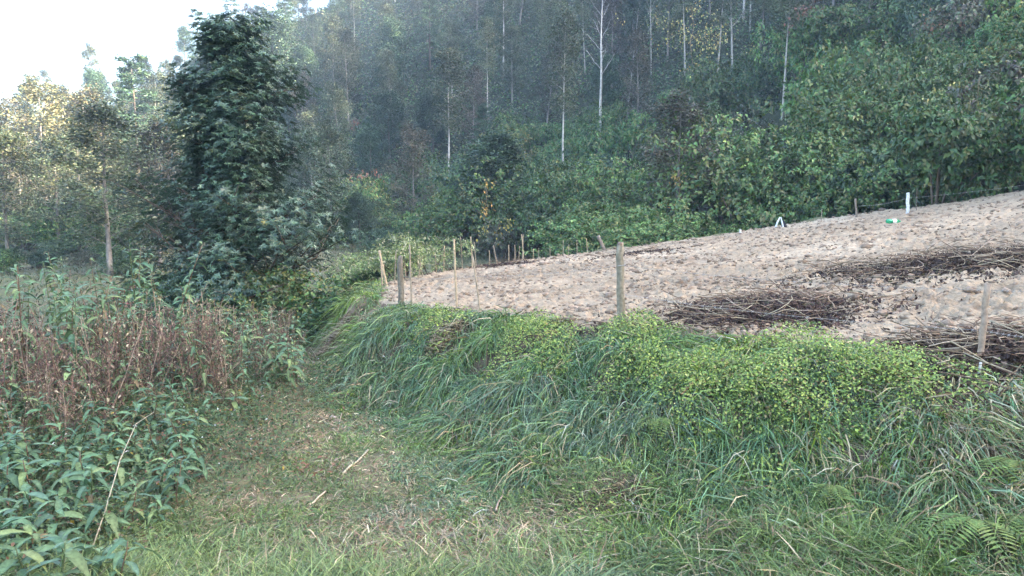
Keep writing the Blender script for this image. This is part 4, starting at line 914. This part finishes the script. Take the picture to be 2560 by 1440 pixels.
# ---------------------------------------------------------------- brush piles
STK = []
for i in range(10):
    r_ = R(800 + i); L = r_.uniform(.3, .85); f = np.linspace(0, 1, 5)
    P = np.stack([L * (f - .5), .22 * L * np.sin(f * r_.uniform(2, 5) + i) + np.cumsum(r_.normal(0, .03, 5)), .10 * L * f * (1 - f) * 3 * r_.uniform(-.3, 1)], -1)
    V, Q, T = tube(P, np.linspace(.0055, .003, 5), 4); col = [(.34, .26, .18), (.21, .14, .095), (.12, .08, .055), (.40, .33, .23), (.18, .13, .085)][i % 5]
    STK.append(make_mesh('stalk', V, Q, T, M_STALK, np.tile(col, (len(V), 1)), True))
def brush(px, py, ax, ay, h, n, label, seed, name='brush_pile', dark=(.075, .048, .04), ang=0, pale=False, spread=.95, part='stalk', scale=1.0):
    rng = R(seed); c = hit(px, py); root = obj(name, None, None, c); tag(root, label, 'brush pile')
    ca, sa = cos(ang), sin(ang)
    def off(m):
        q = rng.normal(0, .5, (m, 2)).clip(-1.5, 1.5); q = q * [ax, ay]; return q[:, 0] * ca - q[:, 1] * sa, q[:, 0] * sa + q[:, 1] * ca, np.exp(-((q / [ax, ay]) ** 2).sum(1) * 1.6)
    ox, oy, e = off(n)
    zz = H(c[0] + ox, c[1] + oy) + .03 + h * e * rng.uniform(.4, 1.7, n) - c[2]
    for i in range(n):
        k = rng.integers(0, 10)
        if pale: k = [0, 3, 8, 3][k % 4]
        s = rng.uniform(.7, 1.2) * scale
        obj(part, STK[k], root, (ox[i], oy[i], zz[i]), (rng.normal(0, .3), rng.normal(0, .22), ang + rng.normal(0, spread)), s)
    m = n * 60; ox, oy, e = off(m); lg = Geo(); z = H(c[0] + ox, c[1] + oy) + .02 + h * .95 * e * rng.uniform(0, 1, m) - c[2]
    leaves(lg, np.stack([ox, oy, z], -1), rng.normal(0, 1, (m, 3)), norm(rng.normal(0, .7, (m, 3)) + [0, 0, .6]), rng.uniform(.03, .09, m), rng.uniform(.015, .05, m),
           palette(rng, m, [dark, np.array(dark) * 1.8, np.array(dark) * .6, (.12, .11, .06)], [4, 2, 3, .7]), .3, .1)
    o = obj('leaf_litter', lg.mesh('leaf_litter', M_WEED), root); tag(o, kind='stuff')
    return root
brush(1880, 790, 1.75, 1.2, .13, 290, 'long dark heap of uprooted stalks in the middle of the field', 810, ang=.08)
brush(2370, 672, 2.6, 1.15, .14, 290, 'dark heap of stalks at the right, further up the field', 811, ang=-.02)
brush(2490, 890, 1.3, .8, .14, 230, 'dark heap of stalks around the thin pale post', 812, ang=.1)
brush(835, 872, .38, .3, .12, 60, 'bundle of pale brushwood lying on the dirt left of the bank', 813, name='brushwood_bundle', pale=True, ang=.3, spread=.4, dark=(.2, .14, .09), scale=.7)
brush(1115, 838, .35, .22, .07, 24, 'small heap of bleached dry stalks on the bank edge', 814, name='dry_stalk_heap', pale=True, spread=.5, dark=(.25, .19, .12), scale=.6)
brush(1590, 640, 1.3, .5, .08, 40, 'low dark strip of pulled weeds on the crest behind the thick post', 815)
brush(1250, 668, 1.2, .4, .07, 36, 'thin strip of pulled weeds along the far left field edge', 816)
brush(2190, 595, .5, .3, .05, 12, 'scrap of pulled weeds near the green bottle', 817) if False else None

# ---------------------------------------------------------------- ferns, sticks, stones, grass clump details
def fern(px, py, seed, s, label):
    rng = R(seed); c = hit(px, py); root = obj('fern', None, None, c, (0, 0, 0), s); tag(root, label, 'fern', 'ferns on the bank')
    for k in range(5):
        az = -1.6 + rng.uniform(-1.4, 1.4); lg = Geo(); n = 15; t = np.linspace(.1, 1, n); L = .42
        P = np.stack([cos(az) * L * t, sin(az) * L * t, .12 + .22 * t - .34 * t * t], -1)
        V, Q, T = tube(P, .002, 3, False); lg.add(V, Q, T, (.14, .16, .06)); dd = np.array([cos(az), sin(az), 0.])
        for sgn in (-1, 1):
            D = np.tile(np.array([-sin(az), cos(az), 0]) * sgn + dd * .35 + [0, 0, -.1], (n, 1))
            leaves(lg, P, D, np.tile([0, 0, 1.], (n, 1)) + dd * .2, .13 * np.sin(t * 2.9 + .1).clip(.12), .022, palette(rng, n, [(.17, .22, .06), (.12, .18, .05)]), .1, .1)
        obj('frond', lg.mesh('fern_frond', M_WEED), root)
for i, (px, py, s, lab) in enumerate([(1660, 1070, .8, 'yellowish fern frond under the short peg'), (1375, 1110, .7, 'small fern at the foot of the bank'), (2440, 1345, 1.0, 'bright fern in the bottom right corner'), (2545, 1330, .9, 'fern cut by the right edge near the bottom'),
        (2080, 1240, .7, 'fern among grass in the middle of the lower bank'), (2540, 1190, .9, 'pale fern at the right edge of the bank'), (1850, 1320, .6, 'small yellow fern low on the bank'), (1770, 1180, .6, 'dark small fern in the bank grass')]):
    fern(px, py, 830 + i, s, lab)
def stick(pa, pb, rad, label, col=(.45, .37, .26), name='dry_stick', lift=.03):
    a_ = hit(*pa) + [0, 0, lift]; b_ = hit(*pb) + [0, 0, lift]; P = a_ + (b_ - a_) * np.linspace(0, 1, 5)[:, None] + R(int(pa[0])).normal(0, .006, (5, 3))
    V, Q, T = tube(P - a_, rad, 6); tag(obj(name, make_mesh(name, V, Q, T, M_STALK, np.tile(col, (len(V), 1)), True), None, a_), label, 'stick')
stick((860, 1190), (920, 1132), .012, 'pale split stick lying slantwise on the path')
stick((775, 1270), (815, 1235), .009, 'short pale stick on the path near the bottom')
stick((845, 1080), (855, 1040), .006, 'thin twig beside the whitish stone on the path', (.4, .32, .22))
stick((1240, 1290), (1252, 1255), .007, 'thin upright twig on the path in front of the bank', (.45, .33, .25), lift=.05)
stick((1050, 1125), (1100, 1120), .005, 'thin yellow straw lying on the green path edge')
stick((1700, 1010), (1740, 975), .006, 'orange brown twig in the creeper patch', (.4, .24, .12), lift=.1)
# long dry stem arching through the weeds
a_ = hit(230, 1390) + [0, 0, .05]; P = np.array([a_, at(262, 1280, 5.3), at(300, 1150, 5.5), at(340, 1060, 5.8), at(385, 1030, 6.1)])
V, Q, T = tube(P - a_, [.006, .005, .004, .003, .002], 5); tag(obj('dead_cane', make_mesh('dead_cane', V, Q, T, M_STALK, np.tile((.42, .38, .27), (len(V), 1)), True), None, a_), 'long thin pale stem arching up through the leafy weeds at left', 'cane')
for (px, py, s, lab, col) in [(830, 1045, .055, 'small whitish stone on the dry grass of the path', (.5, .42, .36)), (2545, 448, .35, 'grey brown boulder at the upper right end of the field', (.22, .19, .17))]:
    c = hit(px, py); v, f = ico(); rng = R(int(px)); V = v * s * rng.uniform(.7, 1.15, (12, 1)) * [1.2, 1, .7]
    me = make_mesh('stone', V, None, f, M_SOIL, np.tile(col, (12, 1)), False); tag(obj('stone', me, None, c), lab, 'stone')
# fallen dry leaves on the path
g = Geo(); rng = R(850); n = 60; cs = [hit(*q) for q in [(800, 1165), (770, 1190), (1370, 1400), (1080, 1340)]]
P = np.array([cs[i % 4] + [rng.normal(0, .14), rng.normal(0, .10), .05] for i in range(n)])
leaves(g, P, rng.normal(0, 1, (n, 3)) * [1, 1, .5], norm(rng.normal(0, .6, (n, 3)) + [0, -.4, 1]), rng.uniform(.04, .10, n), rng.uniform(.02, .045, n), palette(rng, n, [(.28, .13, .08), (.36, .24, .16), (.2, .09, .06)]), .3, 0)
tag(obj('fallen_leaves', g.mesh('fallen_leaves', M_WEED)), 'curled reddish brown dead leaves on the path', 'leaves', kind='stuff')

# ---------------------------------------------------------------- tell look-alikes apart in their labels
ORD = 'leftmost second third fourth fifth sixth seventh eighth ninth tenth eleventh twelfth thirteenth fourteenth fifteenth'.split()
ROWS = ['front row', 'second row', 'third row', 'fourth row', 'back row']
bpy.context.view_layer.update()
same = {}
for o in list(COL.objects):
    if o.parent is None and o.get('group') and o.get('label'): same.setdefault(o['label'], []).append(o)
for lb, os_ in same.items():
    if len(os_) < 2: continue
    os_.sort(key=lambda o: o.location.y)
    nr = min(5, max(1, -(-len(os_) // 9))); per = -(-len(os_) // nr)
    for q in range(nr):
        row = sorted(os_[q * per:(q + 1) * per], key=lambda o: o.location.x / max(.5, o.location.y))
        for w, o in enumerate(row):
            base = lb.split(); pre = (ORD[w] if w == 0 else ORD[w] + ' from left,') if w < len(ORD) else 'right hand'
            if len(base) > 12: pre = pre.replace(' from left,', '')
            suf = (', ' + (ROWS[q] if nr > 2 else ['nearer row', 'farther row'][q])) if nr > 1 else ''
            t = pre + ' ' + lb + suf
            if len(t.split()) > 16: t = ' '.join(w_ for w_ in t.split() if w_ not in ('the', 'of', 'a', 'in'))
            o['label'] = ' '.join(t.split()[:16])

# ---------------------------------------------------------------- haze
HZ = True
if HZ:
    zb = -12.0; zt = 90.0; R_ = 245.0
    V = np.array([(a, b, c) for c in (zb, zt) for b in (-R_, R_) for a in (-R_, R_)], float)
    Q = [(0, 2, 3, 1), (4, 5, 7, 6), (0, 1, 5, 4), (2, 6, 7, 3), (0, 4, 6, 2), (1, 3, 7, 5)]
    m, nt = nodes('air'); pv = N_(nt, 'ShaderNodeVolumePrincipled'); pv.inputs['Color'].default_value = (.58, .76, 1, 1); pv.inputs['Density'].default_value = .0009
    pv.inputs['Anisotropy'].default_value = .2
    o = N_(nt, 'ShaderNodeOutputMaterial'); nt.links.new(pv.outputs[0], o.inputs['Volume'])
    hz = obj('haze', make_mesh('haze', V, Q, None, m)); tag(hz, 'thin blue haze over the valley', kind='stuff')
print('done', time.time() - T0, 'tris', sum(len(m.polygons) for m in bpy.data.meshes))
